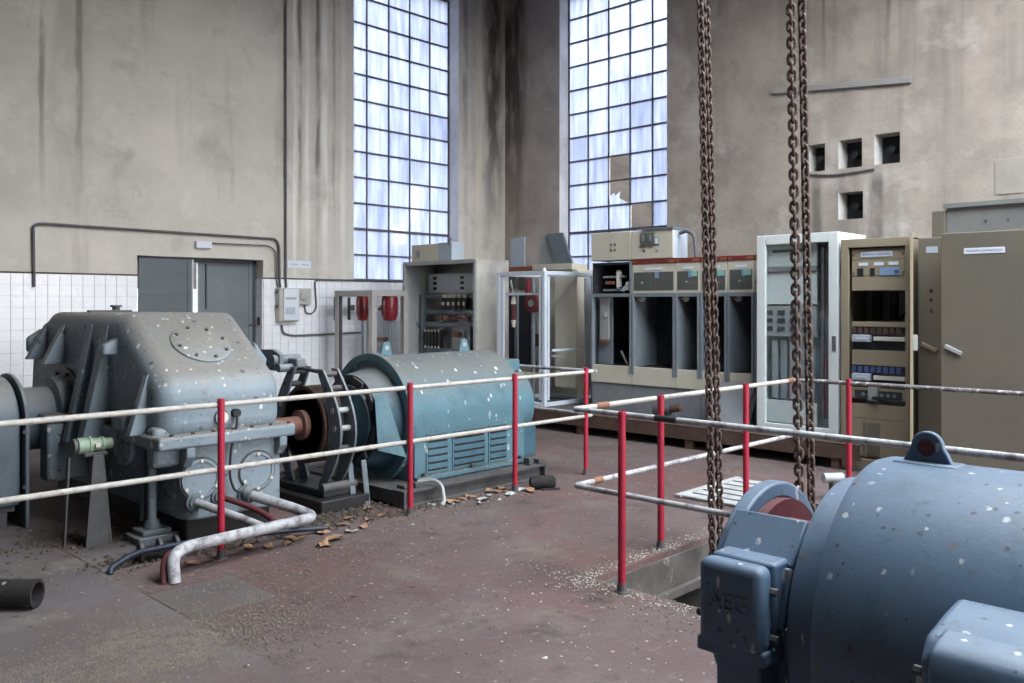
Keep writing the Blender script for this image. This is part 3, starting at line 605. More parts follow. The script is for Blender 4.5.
# ------------------------------------------------------------------ drum brake between gearbox and motor
b = thing('drum_brake', (4.0, AY, 0), 'dark drum brake with curved shoe levers on the shaft between gearbox and motor', 'brake')
MB().lathe((3.46,AY,AZ), (1,0,0), [(.075,.08),(.075,.42),(.12,.425),(.12,.50),(.16,.505),(.16,.53),(.07,.56),(.07,.79)], 28).build('shaft', M['shaft'], b)
dr = MB().lathe((3.93,AY,AZ), (1,0,0), [(.285,0),(.315,0),(.315,.22),(.10,.22),(.10,.20),(.285,.20),(.285,.0)], 44).build('brake_drum', M['rust'], b)
bolts(dr, circle_pts((4.12,AY,AZ), (-1,0,0), .20, 8), (-1,0,0), .02, .03, M['iron'])
def lever(x, sgn, parent, zlow=.10):
    pts_o = []; pts_i = []
    for k in range(15):
        t = k/14; z = zlow+(1.10-zlow)*t
        bul = math.sin(PI*min(1, max(0, (z-.12)/.98)))
        y = AY + sgn*(.20+.21*bul); w = .045+.035*bul
        pts_o.append((y+sgn*w, z)); pts_i.append((y-sgn*w, z))
    MB().prism(pts_o+pts_i[::-1], 'x', x-.010, x+.010).build('lever', M['armgrey'], parent, .003)
for sgn in (-1, 1):
    for x in (3.965, 4.105): lever(x, sgn, b)
    for z in (.95, .78, .64, .48, 1.06):
        yy = AY+sgn*(.20+.21*math.sin(PI*(z-.12)/.98))
        MB().cyl((3.95,yy,z),(4.12,yy,z),.024,.024,12).build('spacer_pin', M['steelgrey'] if z in (.78,.64) else M['iron'], b)
    sh = [];  th0 = PI if sgn < 0 else 0
    for k in range(9):
        a = th0+(-.62+1.24*k/8); sh.append((AY+.345*math.cos(a), AZ+.345*math.sin(a)))
    for k in range(8, -1, -1):
        a = th0+(-.62+1.24*k/8); sh.append((AY+.32*math.cos(a), AZ+.32*math.sin(a)))
    MB().prism(sh, 'x', 3.95, 4.12).build('brake_shoe', M['iron'], b)
MB().cyl((4.035,AY-.22,1.06),(4.035,AY+.25,1.09),.016,.016,10).build('tie_rod', M['iron'], b)
th = MB().box(3.99,4.08,AY+.18,AY+.75,1.085,1.17).build('release_lever', M['armgrey'], b, .015)
MB().prism([(AY+.30,1.06),(AY+.30,1.20),(AY+.42,1.24),(AY+.98,1.22),(AY+.98,1.12),(AY+.5,1.06)], 'x', 3.90, 3.94).build('release_plate', M['armgrey'], b, .006)
MB().cyl((3.86,AY+.36,1.15),(4.12,AY+.36,1.15),.045,.045,14).cyl((3.86,AY+.26,1.09),(4.12,AY+.26,1.09),.035,.035,14).build('pivot_roller', M['armgrey'], b)
MB().cyl((3.98,AY+.85,.25),(3.98,AY+.85,1.12),.07,.07,16).cyl((3.98,AY+.85,.85),(3.98,AY+.85,1.0),.10,.10,16).build('thruster', M['red'], b)
MB().bar((4.15,5.72,0),(4.15,5.78,.34),.05,.012,(0,1,0)).build('bracket_plate', M['armgrey'], b, .003)
MB().bar((4.24,5.66,0),(4.24,5.72,.36),.05,.012,(0,1,0)).build('bracket_plate', M['armgrey'], b, .003)
MB().box(3.80,4.26,5.66,6.62,0,.10).box(3.88,4.20,5.75,6.5,.10,.16).build('brake_base', M['black'], b, .01)
for y in (5.78, 6.46): MB().cyl((3.88,y,.17),(4.2,y,.17),.04,.04,12).build('lower_pin', M['iron'], b)
# ------------------------------------------------------------------ teal motor
m = thing('electric_motor', (5.3, AY, 0), 'teal drum-shaped electric motor with louvred side vents on a steel base', 'motor')
R = .54; MZ = .63
pr = [(AY-R,.14)] + [(AY-R*math.cos(PI*k/28), MZ+R*math.sin(PI*k/28)) for k in range(29)] + [(AY+R,.14)]
mbody = MB().prism(pr, 'x', 4.66, 6.00).build('housing', M['teal'], m, 0, 30)
MB().lathe((4.60,AY,MZ), (1,0,0), [(.44,.02),(.50,.02),(.50,0),(.565,0),(.565,.07),(.47,.07)], 56).build('end_ring', M['teal'], m, .006)
bell = MB().lathe((4.40,AY,MZ), (1,0,0), [(.30,.02),(.34,0),(.39,.0),(.43,.20),(.475,.24)], 48).build('end_bell', M['tealdark'], m)
MB().lathe((4.27,AY,MZ), (1,0,0), [(.08,0),(.13,0),(.15,.02),(.15,.08),(.30,.10),(.31,.16)], 32).build('bearing_cover', M['tealdark'], m)
for a in (20, 65, 110, 150, 195, 240, 290):
    t = math.radians(a); c = Vector((4.40, AY+.345*math.cos(t), MZ+.345*math.sin(t)))
    MB().obox(c, Vector((1,0,0)), Vector((0,-math.sin(t),math.cos(t))), Vector((0,math.cos(t),math.sin(t))), .02, .07, .03).build('brush_box', M['iron'], bell, .006)
MB().add([(4.37,5.745,.87),(4.37,5.70,.42),(4.59,5.60,.35),(4.47,5.735,.90),(4.39,5.765,.87),(4.39,5.725,.42),(4.60,5.63,.35),(4.48,5.76,.90)], [(0,1,2,3),(4,5,6,7),(0,1,5,4),(1,2,6,5),(2,3,7,6),(3,0,4,7)]).build('cover_plate', M['teal'], m, .004)
for (x0, x1) in ((4.80,5.02),(5.10,5.47),(5.54,5.75)):
    v = MB().box(x0,x1,AY-R-.004,AY-R+.03,.205,.51).build('vent_opening', M['dark'], m, 0, 0)
    MB().box(x0-.018,x0,AY-R-.010,AY-R+.01,.19,.525).box(x1,x1+.018,AY-R-.010,AY-R+.01,.19,.525).box(x0,x1,AY-R-.010,AY-R+.01,.51,.525).box(x0,x1,AY-R-.010,AY-R+.01,.19,.205).build('vent_rim', M['teal'], v, .002, 0)
    for k in range(5):
        z = .225+k*.06
        MB().add([(x0,AY-R-.004,z+.04),(x1,AY-R-.004,z+.04),(x1,AY-R-.014,z),(x0,AY-R-.014,z),(x0,AY-R-.008,z+.04),(x1,AY-R-.008,z+.04),(x1,AY-R-.018,z),(x0,AY-R-.018,z)], [(0,1,2,3),(4,5,6,7),(3,2,6,7),(0,3,7,4),(1,2,6,5)]).build('louvre', M['tealdark'], v, 0, 0)
MB().box(4.66,6.0,AY-R-.05,AY-R+.02,.137,.175).build('foot_rail', M['teal'], m, .006)
bolts(m, [(x, AY-R-.03, .175) for x in (4.74,5.3,5.92)], (0,0,1), .02, .03, M['iron'])
for x in (4.783, 5.725):
    pl = [(x-.075,1.155),(x+.075,1.155),(x+.055,1.21)] + [(x+.045*math.cos(PI*k/8),1.245+.045*math.sin(PI*k/8)) for k in range(9)] + [(x-.055,1.21)]
    e = MB().prism(pl, 'y', AY-.012, AY+.012).build('lifting_eye', M['bluesheet'] if False else M['teal'], m, .004)
    MB().cyl((x,AY-.0135,1.235),(x,AY+.0135,1.235),.022,.022,16).build('eye_hole', M['steelgrey'], e)
MB().lathe((6.00,AY,MZ), (1,0,0), [(.47,0),(.47,.04),(.42,.06),(.40,.30),(.30,.33),(.12,.34)], 40).build('rear_shield', M['teal'], m)
MB().box(6.02,6.24,AY-.26,AY+.26,.96,1.08).build('blower_box', M['teal'], m, .01)
MB().lathe((6.33,AY,MZ), (1,0,0), [(.16,0),(.16,.07),(.12,.09),(.05,.095)], 24).build('rear_bearing', M['teal'], m)
MB().box(6.04,6.30,AY-.42,AY+.42,.14,.45).build('rear_foot', M['tealdark'], m, .01)
bf = MB()
for y in (5.35, 6.74):
    bf.box(4.36,6.06,y,y+.15,.115,.135).box(4.36,6.06,y,y+.15,0,.02).box(4.36,6.06,y+.06,y+.08,.02,.115)
bf.box(4.36,4.38,5.35,6.89,.02,.115).box(6.04,6.06,5.35,6.89,0,.135).box(4.36,6.06,5.5,6.74,.11,.13)
bfo = bf.build('base_frame', M['iron'], m, .003, 0)
for q in ((4.42,4.50,5.42,5.52,.135,.165),(4.52,4.56,5.40,5.50,.135,.18),(5.88,5.94,5.40,5.48,.135,.20),(5.99,6.04,5.38,5.46,.135,.18)): MB().box(*q).build('hold_down_clamp', M['iron'], bfo, .006)
MB().tube([(4.58,5.45,.17),(4.68,5.36,.19),(4.70,5.28,.15),(4.67,5.22,.03),(4.62,5.2,.012)], .016, 8, .06).build('cable_conduit', M['steelgrey'], m)
# ------------------------------------------------------------------ oil pipes in front of the gearbox
op = thing('oil_pipe', (2.8, 5.0, 0), 'white flaking oil pipe bending down to the floor in front of the gearbox', 'pipe')
MB().tube([(3.135,5.58,.28),(3.32,5.30,.20),(3.36,5.12,.17),(3.30,5.06,.17),(2.40,5.00,.17),(2.29,4.94,.15),(2.285,4.90,0)], .036, 14, .10).build('main_run', M['railworn'], op)
MB().tube([(2.755,5.58,.285),(2.90,5.25,.21),(2.94,5.05,.18)], .028, 14, .05).build('branch', M['railworn'], op)
MB().lathe((3.135,5.60,.285), (.4,-.7,-.2), [(.055,0),(.055,.05)], 16).build('union_nut', M['geardark'], op)
rp = thing('red_pipe', (2.8, 5.1, 0), 'dark red pipe running behind the white oil pipe', 'pipe')
MB().tube([(2.93,5.58,.295),(3.08,5.36,.22),(3.12,5.20,.16),(3.05,5.13,.15),(2.42,5.08,.15),(2.26,4.99,.14),(2.235,4.93,0)], .020, 12, .10).build('run', M['redox'], rp)
hs = MB().tube([(3.55,5.22,.03),(3.2,5.28,.06),(2.6,5.32,.10),(2.25,5.38,.09),(2.10,5.36,.03),(2.09,5.33,.0)], .018, 10, .12)
solo(hs, 'rubber_hose', M['hose'], 'dark blue hose lying along the floor by the gearbox foot', 'hose')
cp = thing('pipe_coupling', (2.42,5.42,0), 'black bolted coupling lying on the floor beside the white pipe bend', 'coupling')
MB().cyl((2.30,5.45,.05),(2.55,5.42,.05),.045,.045,12).build('sleeve', M['black'], cp)
for x in (2.31, 2.43, 2.54): MB().cyl((x,5.45,.065),(x+.02,5.447,.065),.065,.065,14).build('collar', M['iron'], cp)
# ------------------------------------------------------------------ railings
def railing(name, loc, label, posts, runs, group):
    t = thing(name, loc, label, 'railing', group)
    for (x, y) in posts:
        p = MB().cyl((x,y,.03),(x,y,1.02),.0225,.0225,14).build('post', M['red'], t)
        MB().cyl((x,y,0),(x,y,.055),.030,.025,12).cyl((x,y,0),(x,y,.012),.042,.038,12).build('post_foot', M['iron'], p)
    for (pts, mm, r, nm) in runs: MB().tube(pts, r, 12, .05).build(nm, M[mm], t)
    return t
RY = 5.165
rl = railing('guard_railing', (4.0, RY, 0), 'red-post railing with two white rails in front of gearbox and teal motor',
    [(2.72,RY+.012),(4.27,RY),(5.44,RY),(6.44,RY+.02)],
    [([(-1.2,RY+.032,.985),(6.56,RY+.032,.975)], 'railwhite', .0175, 'top_rail'), ([(-1.2,RY+.032,.575),(6.56,RY+.032,.555),(6.60,RY+.6,.555),(6.60,7.3,.555)], 'railwhite', .0175, 'lower_rail'),
     ([(6.60,RY+.02,.975),(6.60,7.3,.975)], 'railworn', .017, 'return_rail')], 'railings')
MB().cyl((6.60,6.42,.95),(6.60,6.46,1.0),.035,.035,12).build('rail_clamp', M['teal'], rl)
p = MB().cyl((6.60,7.3,.03),(6.60,7.3,1.0),.0225,.0225,14).build('post', M['red'], rl)
AX, FY, BX = 3.985, 3.29, 6.92
rl2 = railing('pit_railing', (5.4, 3.2, 0), 'red-post railing with worn white rails around the open floor pit', 
    [(AX-.03,2.925),(4.84,FY-.03),(5.98,FY-.03),(BX,2.86),(AX-.03,-.6),(BX,.4)],
    [([(AX,FY,1.0),(AX,-1.3,1.0)], 'railworn', .0165, 'near_rail'), ([(AX,-1.3,.545),(AX,FY,.545),(AX+.06,FY,.545),(6.80,FY,.535)], 'railworn', .0165, 'lower_rail'),
     ([(AX,FY,1.0),(AX+.4,FY,1.0),(6.7,FY,.99),(6.86,FY,.99)], 'railwhite', .0165, 'cross_rail'), ([(6.88,FY,.985),(BX,FY-.1,.985),(BX,-1.3,1.0)], 'raildark', .017, 'far_rail')], 'railings')
for (a, c) in (((4.18,FY,1.0),(4.30,FY,1.0)),((4.16,FY,.545),(4.24,FY,.545)),((6.72,FY,.99),(6.82,FY,.99))):
    MB().cyl(a, c, .021, .021, 14).build('pipe_sleeve', M['brass'], rl2)
MB().cyl((AX,2.72,1.0),(AX,2.58,1.0),.018,.018,14).build('black_tape', M['black'], rl2)
# ------------------------------------------------------------------ chains
def link_mesh(pitch, r, name):
    inner = pitch; w = r*2.05; hl = inner/2 - w + r*.95
    pts = []
    for k in range(7): a = PI*k/6; pts.append((w*math.cos(a), 0, hl+w*math.sin(a)))
    for k in range(7): a = PI+PI*k/6; pts.append((w*math.cos(a), 0, -hl+w*math.sin(a)))
    return MB().tube(pts, r, 7, 0, True).mesh(name, M['chain'], smooth=60)
def chain(label, top, bot, pitch, r, a0):
    top = Vector(top); bot = Vector(bot); d = bot-top; n = int(d.length/pitch); d.normalize()
    t = thing('hoist_chain', bot, label, 'chain', 'hanging hoist chains')
    me = link_mesh(pitch, r, 'link')
    rx = math.atan2(-d.y, -d.z)*-1; ry = math.atan2(-d.x, -d.z)
    for k in range(n):
        p = top+d*pitch*(k+.5)
        o = inst(me, 'link', t, p)
        q = Vector((0,0,-1)).rotation_difference(d)
        o.rotation_mode = 'QUATERNION'
        o.rotation_quaternion = q @ Matrix.Rotation(a0+(PI/2 if k % 2 else 0)+rnd.uniform(-.05,.05), 3, 'Z').to_quaternion()
    return t
va = math.radians(43.715-90)
chain('rusty hoist chain on the left of the left-hand hanging pair', (4.965,3.045,4.0), (5.03,2.975,-.35), .0455, .0094, va+.35)
chain('rusty hoist chain on the right of the left-hand hanging pair', (5.06,3.06,4.0), (5.155,2.985,-.35), .0455, .0094, va+.9)
chain('heavy rusty chain with open links on the left of the right-hand pair', (4.77,2.32,3.75), (4.835,2.275,-.35), .048, .0099, math.radians(-64.5))
chain('rusty chain turned edge-on at the right of the right-hand pair', (4.85,2.29,3.75), (4.91,2.235,-.35), .048, .0099, math.radians(-64.5+45))
# ------------------------------------------------------------------ big blue motor in the foreground
q = thing('blue_motor', (2.84, .5, 0), 'big blue drum-shaped motor with lifting lug in the right foreground', 'motor')
BXc, BZ = 2.84, .63
MB().lathe((BXc,-.9,BZ), (0,1,0), [(.40,-.05),(.49,0),(.505,.03),(.505,1.95),(.495,1.98),(.43,1.98)], 72).build('drum', M['blue'], q)
MB().lathe((BXc,1.06,BZ), (0,1,0), [(.42,0),(.425,.09),(.42,.125),(.40,.135),(.28,.135)], 64).build('cowl', M['blue'], q)
MB().ring((BXc,1.43,BZ), (0,1,0), .37, .315, .055, 48).build('end_ring', M['blue'], q, .008)
MB().lathe((BXc,1.18,BZ), (0,1,0), [(.25,0),(.25,.22),(.22,.23),(.22,.28),(.10,.29)], 36).build('commutator', M['redox'], q)
MB().lathe((BXc,1.40,BZ), (0,1,0), [(.315,0),(.315,.03),(.12,.04),(.12,.12)], 36).build('end_shield', M['redox'], q)
for a in (20, 235, 300):
    t = math.radians(a); c = Vector((BXc+.345*math.cos(t), 1.32, BZ+.345*math.sin(t)))
    MB().obox(c, Vector((0,1,0)), Vector((-math.sin(t),0,math.cos(t))), Vector((math.cos(t),0,math.sin(t))), .13, .022, .02).build('frame_bar', M['blue'], q, .006)
def facet(a0, a1, r, t=.012, name='cover_plate'):
    p0 = Vector((BXc+r*math.cos(a0), 0, BZ+r*math.sin(a0))); p1 = Vector((BXc+r*math.cos(a1), 0, BZ+r*math.sin(a1)))
    n = Vector(((p0+p1).x/2-BXc, 0, (p0+p1).z/2-BZ)).normalized(); tv = (p1-p0); L = tv.length; tv.normalize()
    return MB().obox((p0+p1)/2+Vector((0,1.33,0)), Vector((0,1,0)), tv, n, .125, L/2, t).build(name, M['blue'], q, .008)
facet(math.radians(126), math.radians(151), .385); facet(math.radians(151), math.radians(178), .392); facet(math.radians(178), math.radians(215), .37)
lg = [(.845,1.12),(1.005,1.12),(.985,1.165)]+[(.926+.048*math.cos(a*PI/10), 1.185+.048*math.sin(a*PI/10)) for a in range(11)]+[(.866,1.165)]
lug = MB()
lug.prism(lg, 'x', BXc-.012, BXc+.012)
lo = lug.build('lifting_lug', M['blue'], q, .005)
MB().cyl((BXc-.014,.926,1.182),(BXc+.014,.926,1.182),.023,.023,20).build('lug_hole', M['redox'], lo)
MB().ring((BXc-.015,.926,1.182), (1,0,0), .027, .022, .03, 20).build('hole_rim', M['rust'], lo)
MB().box(BXc-.05,BXc+.05,.83,1.02,1.118,1.138).build('lug_pad', M['blue'], lo, .008)
# terminal box with raised lettering
tb = MB().box(2.42,2.52,1.225,1.44,.54,.845).build('terminal_box', M['blue'], q, .012)
lid = MB().box(2.335,2.415,1.225,1.440,.585,.845).build('box_lid', M['blue'], tb, .028, 50, 4)
MB().box(2.345,2.42,1.218,1.448,.555,.60).build('lid_rim', M['blue'], tb, .008)
text_part('maker_lettering', 'AEG', M['blue'], lid, (2.336, 1.335, .725), .070, (0,-1,0), (0,0,1), .006, 1.05)
bolts(tb, [(2.40,1.223,.63),(2.40,1.223,.77)], (0,-1,0), .012, .018, M['iron'])
bolts(tb, [(2.38,1.445,.66)], (0,1,0), .012, .018, M['iron'])
MB().box(2.38,2.50,1.25,1.40,0,.56).build('cable_trunk', M['blue'], q, .008)
# side connection box on the flank of the drum
sb = MB().prism([(2.42,.875),(2.30,.865),(2.17,.845),(2.13,.80),(2.13,.45),(2.42,.45)], 'y', -.10, .715).build('side_box', M['blue'], q, .02, 50, 3)
MB().prism([(2.20,.862),(2.13,.852),(2.095,.835),(2.075,.79),(2.075,.44),(2.10,.44),(2.20,.80)], 'y', -.06, .680).build('side_box_lid', M['blue'], sb, .03, 50, 4)
bolts(sb, [(2.15,.718,.76),(2.15,.718,.6)], (0,1,0), .012, .014, M['iron'])
MB().box(2.335,2.350,.40,.535,.62,.74).build('name_plate', M['iron'], q, .003)
for y in (-.7, .75): MB().box(2.45,3.25,y,y+.22,.06,.40).build('foot', M['blue'], q, .01)
MB().box(2.36,2.50,-1.0,1.30,0,.06).build('base_rail', M['iron'], q, .004); MB().box(3.18,3.34,-1.0,1.30,0,.06).build('base_rail', M['iron'], q, .004)
# ------------------------------------------------------------------ cabinet platform
PZ = .265
pf = thing('steel_platform', (9.2, 6.0, 0), 'low rusty steel beam platform carrying the switchgear row', 'platform')
MB().box(8.35,8.37,3.35,8.75,PZ-.15,PZ-.01).box(8.35,8.44,3.35,8.75,PZ-.02,PZ-.008).box(8.35,8.44,3.35,8.75,PZ-.16,PZ-.148).build('front_channel', M['rust'], pf, .002, 0)
MB().box(8.44,10.7,3.62,8.75,PZ-.03,PZ-.008).build('deck_plate', M['iron'], pf, 0, 0)
MB().box(10.6,10.7,3.35,8.75,PZ-.15,PZ-.03).build('rear_channel', M['rust'], pf, 0, 0)
for y in (3.6, 5.28, 6.85, 8.5):
    MB().box(8.37,8.44,y-.04,y+.04,0,PZ-.15).build('leg', M['rust'], pf, .003, 0); MB().box(10.6,10.68,y-.04,y+.04,0,PZ-.15).build('leg', M['rust'], pf, .003, 0)
# ------------------------------------------------------------------ switchgear cubicles
SX = 8.9; SD = 1.0; Z0 = PZ-.005
def cubicle(y1, y0, label, kind):
    t = thing('switchgear_cubicle', (SX+.5, (y0+y1)/2, Z0), label, 'switchgear', 'switchgear cubicles in the row')
    x0, x1 = SX, SX+SD; w = y1-y0; e = .004; a, c = y0+e, y1-e
    MB().box(x0+.02,x1,a,c,Z0,.61).build('plinth', M['plinth'], t, .004, 0)
    MB().box(x0,x0+.05,a,c,.61,.835).build('lower_panel', M['beige'], t, .004, 0)
    sh = MB().box(x0+.03,x1,a,a+.02,.61,2.155).box(x0+.03,x1,c-.02,c,.61,2.155).box(x1-.02,x1,a,c,.61,2.155).box(x0+.03,x1,a,c,2.125,2.155).box(x0+.03,x1,a+.02,c-.02,.80,.83)
    sh.build('carcass', M['dark'], t, 0, 0)
    for yy in (a, c-.03): MB().box(x0-.01,x0+.05,yy,yy+.03,.74,1.745).build('door_post', M['greyblue'], t, .004, 0)
    MB().box(x0-.005,x0+.05,a,c,1.710,1.755).build('cross_bar', M['greyblue'], t, .003, 0)
    if kind == 'open':
        MB().box(x0-.005,x0+.03,a,a+.03,1.755,2.165).build('door_post', M['greyblue'], t, .003, 0)
        br = MB().box(x0+.06,x0+.12,y0+.16,y0+.50,1.785,1.815).box(x0+.06,x0+.12,y0+.16,y0+.50,1.955,1.985).box(x0+.06,x0+.12,y0+.24,y0+.28,1.785,2.055).build('mechanism_rack', M['greyblue'], t, .003, 0)
        MB().box(x0+.03,x0+.055,y0+.30,y0+.44,1.875,1.915).build('brass_plate', M['brass'], br, .003, 0)
        for k in range(5): MB().cyl((x0+.04,y0+.25,1.855+.04*k),(x0+.11,y0+.25,1.855+.04*k),.022,.022,10).build('insulator', M['porcelain'], br)
        MB().prism([(y0+.05,1.835),(y0+.16,1.775),(y0+.20,1.795),(y0+.10,1.895)], 'x', x0+.04, x0+.06).build('crank_plate', M['bluesheet'], br, .003, 0)
        for k in range(2): MB().cyl((x0+.03,y0+.09,1.875-.05*k),(x0+.07,y0+.09,1.875-.05*k),.03,.03,12).build('crank_wheel', M['porcelain'], br)
        MB().box(x0+.12,x0+.16,y0+.40,y0+.62,.835,1.710).build('side_shield', M['greyblue'], t, .004, 0)
        MB().box(x0+.07,x0+.11,y0+.42,y0+.56,1.16,1.70).build('contact_panel', M['steelgrey'], t, .004, 0)
        MB().box(x0+.06,x0+.10,y0+.43,y0+.56,1.12,1.16).build('busbar', M['brass'], t, .003, 0)
        MB().box(x0+.05,x0+.08,y0+.44,y0+.50,1.45,1.52).build('terminal_block', M['boxgrey'], t, .003, 0)
        MB().bar((x0+.08,y0+.12,.85),(x0+.08,y0+.22,1.02),.02,.02).build('loose_rod', M['steelgrey'], t)
        return t
    MB().box(x0+.01,x0+.05,a,c,1.755,2.120).build('control_panel', M['beige'], t, .004, 0)
    pn = MB().box(x0+.004,x0+.012,a+.025,c-.025,1.790,2.015).build('mimic_plate', M['panel'], t, .002, 0)
    st = MB().box(x0,x0+.05,a,c,2.120,2.175).build('red_band', M['redstripe'], t, .003, 0)
    MB().box(x0-.003,x0+.001,a+.01,a+.09,2.125,2.160).build('band_panel', M['orange'], st, 0, 0)
    MB().box(x0-.003,x0+.001,c-.05,c-.015,2.130,2.155).build('maker_tag', M['orange'], st, 0, 0)
    MB().box(x0+.004,x0+.010,y0+w*.3,y0+w*.7,2.040,2.070).build('caption_strip', M['label'], t, 0, 0)
    MB().box(x0+.0,x0+.005,y0+w*.36,y0+w*.46,1.940,2.015).build('warning_tag', M['bluelabel'], pn, 0, 0)
    if w < .5:
        MB().box(x0+.0,x0+.005,y0+.04,y0+.13,1.950,2.015).build('mint_tag', M['mint'], pn, 0, 0)
        for k in range(4): MB().bar((x0+.002,y0+.06+.04*k,1.855),(x0+.002,y0+.075+.04*k,1.890),.004,.008,(1,0,0)).build('mimic_line', M['brass'], pn, 0, 0)
    else:
        MB().box(x0+.0,x0+.005,y0+w*.47,y0+w*.475,1.795,2.010).build('mimic_line', M['brass'], pn, 0, 0); MB().box(x0+.0,x0+.005,y0+w*.36,y0+w*.363,1.795,2.010).build('mimic_line', M['brass'], pn, 0, 0)
    MB().cyl((x0+.003,y1-.16,1.885),(x0-.012,y1-.16,1.885),.014,.014,10).build('key_switch', M['steelgrey'], pn)
    ins = MB().lathe((x0+.09,y1-.11,1.69), (-1,0,0), [(.04,0),(.045,.03),(.03,.04),(.03,.06)], 18).build('insulator', M['boxgrey'], t)
    MB().cyl((x0+.01,y1-.09,1.69),(x0+.03,y1-.09,1.69),.02,.02,10).build('contact_tip', M['brass'], ins)
    MB().box(x0+.05,x1-.05,c-.030,c-.021,.835,1.710).build('side_lining', M['greyblue'], t, 0, 0)
    MB().box(x0+.5,x0+.52,a+.03,c-.03,.835,1.710).build('shutter', M['dark'], t, 0, 0)
    MB().cyl((x0+.20,y0+.07,1.22),(x0+.17,y0+.07,1.22),.016,.016,8).build('guide_stud', M['steelgrey'], t)
    return t
cubicle(7.08,6.43,'open switchgear cubicle beside the silver frame with bare mechanism at its top','open')
cubicle(6.43,5.79,'wide switchgear cubicle with dark grey panel, just right of the open one','wide')
cubicle(5.79,5.45,'narrow switchgear cubicle, first to the right of the wide one','slim')
cubicle(5.45,5.09,'narrow switchgear cubicle behind the left pair of chains','slim')
cubicle(5.09,4.75,'narrow switchgear cubicle, first to the right of the left chains','slim')
cubicle(4.75,4.545,'slim end cubicle half hidden by the white glazed cabinet','slim')
def relay_box(y1, y0, x0, z0, z1, label, kind):
    t = thing('relay_box', (x0+.15,(y0+y1)/2,z0), label, 'control box', 'boxes on top of the cabinets')
    MB().box(x0+.025,x0+.33,y0+.004,y1-.004,z0,z1).build('casing', M['bluesheet'], t, .005, 0)
    fr = MB().box(x0,x0+.03,y0+.004,y1-.004,z0,z1).build('front_door', M['beige'], t, .006, 0)
    if kind == 1:
        for i in range(2):
            for j in range(2): MB().cyl((x0-.008,y0+.31-.06*i,z0+.13+.07*j),(x0+.002,y0+.31-.06*i,z0+.13+.07*j),.016,.016,10).build('pilot_lamp', M['pvc'], fr)
        MB().cyl((x0-.006,y0+.06,z0+.18),(x0+.002,y0+.06,z0+.18),.012,.012,10).build('lock', M['steelgrey'], fr)
    if kind == 2:
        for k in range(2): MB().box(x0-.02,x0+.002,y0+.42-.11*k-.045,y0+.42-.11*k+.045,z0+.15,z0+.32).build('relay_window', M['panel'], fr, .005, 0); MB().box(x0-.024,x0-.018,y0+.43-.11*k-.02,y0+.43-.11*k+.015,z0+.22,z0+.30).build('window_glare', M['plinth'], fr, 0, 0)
        MB().box(x0-.02,x0+.002,y0+.19,y0+.26,z0+.17,z0+.26).build('meter', M['slate'], fr, .005, 0)
        MB().box(x0-.023,x0-.019,y0+.20,y0+.25,z0+.18,z0+.25).build('meter_face', M['label'], fr, 0, 0)
        MB().cyl((x0-.012,y0+.42,z0+.10),(x0+.002,y0+.42,z0+.10),.016,.016,10).build('knob', M['pvc'], fr)
        MB().box(x0-.006,x0+.002,y0+.21,y0+.25,z0+.09,z0+.105).build('maker_tag', M['bluelabel'], fr, 0, 0)
        MB().box(x0-.02,x0+.36,y0-.01,y0+.45,z1,z1+.025).build('loose_lid', M['slate'], t, .003, 0)
    return t
relay_box(7.08,6.44,SX,2.180,2.540,'beige control box with four pilot lamps on top of the open cubicle',1)
relay_box(6.44,5.82,SX,2.180,2.530,'beige control box with relay windows and a meter on the wide cubicle',2)
MB_c = MB().tube([(SX+.12,5.80,2.48),(SX+.12,5.70,2.51),(SX+.12,5.60,2.45),(SX+.10,5.56,2.18)], .022, 10, .07)
solo(MB_c, 'cable_loop', M['pvc'], 'grey cable looping out of the relay box down to the cubicle top', 'cable')
# things standing on the platform in front of the plinth
lp = thing('steel_sheet', (8.72,4.95,PZ), 'grey-blue steel sheet leaning against the switchgear plinth', 'sheet')
MB().prism([(8.58,PZ),(8.83,.73),(8.845,.73),(8.595,PZ)], 'y', 4.72, 5.20).build('panel', M['plinth'], lp, .004, 0)
MB().prism([(8.60,PZ),(8.85,.72),(8.856,.72),(8.61,PZ)], 'y', 4.66, 4.72).build('folded_edge', M['iron'], lp, .002, 0)
sp = thing('small_motor', (8.6,5.70,PZ), 'small grey pump motor lying on the platform edge', 'motor')
MB().lathe((8.56,5.86,.36), (.15,-1,.12), [(.03,0),(.07,.01),(.08,.03),(.08,.14),(.06,.15),(.06,.2),(.03,.21)], 18).build('body', M['iron'], sp)
MB().lathe((8.58,5.62,.40), (.0,-1,.25), [(.045,0),(.045,.12),(.03,.13)], 16).build('shaft_end', M['rust'], sp)
MB().box(8.5,8.66,5.68,5.84,PZ,.30).build('foot', M['iron'], sp, .005, 0)
# ------------------------------------------------------------------ silver frame cell
def post_frame(t, x0, x1, y0, y1, z0, z1, m, w=.06):
    for (x, y) in ((x0,y0),(x1-w,y0),(x0,y1-w),(x1-w,y1-w)): MB().box(x,x+w,y,y+w,z0,z1).build('corner_post', m, t, .006, 0)
    for z in (z0, z1-w):
        for (a,b,c,d) in ((x0+w,x1-w,y0,y0+w),(x0+w,x1-w,y1-w,y1),(x0,x0+w,y0+w,y1-w),(x1-w,x1,y0+w,y1-w)): MB().box(a,b,c,d,z,z+w).build('rail', m, t, .006, 0)
sf = thing('frame_cell', (9.05,8.0,PZ), 'open silver-grey metal cell frame left of the switchgear holding red insulators', 'frame')
post_frame(sf, 8.54, 9.60, 7.57, 8.46, PZ-.005, 2.06, M['alu'], .055)
for (x0,x1,y0,y1) in ((8.545,8.57,7.64,7.68),(8.545,8.57,8.33,8.405),(8.61,8.65,7.575,7.60),(9.40,9.52,7.575,7.60)): MB().box(x0,x1,y0,y1,PZ+.08,1.985).build('door_stile', M['alu'], sf, .004, 0)
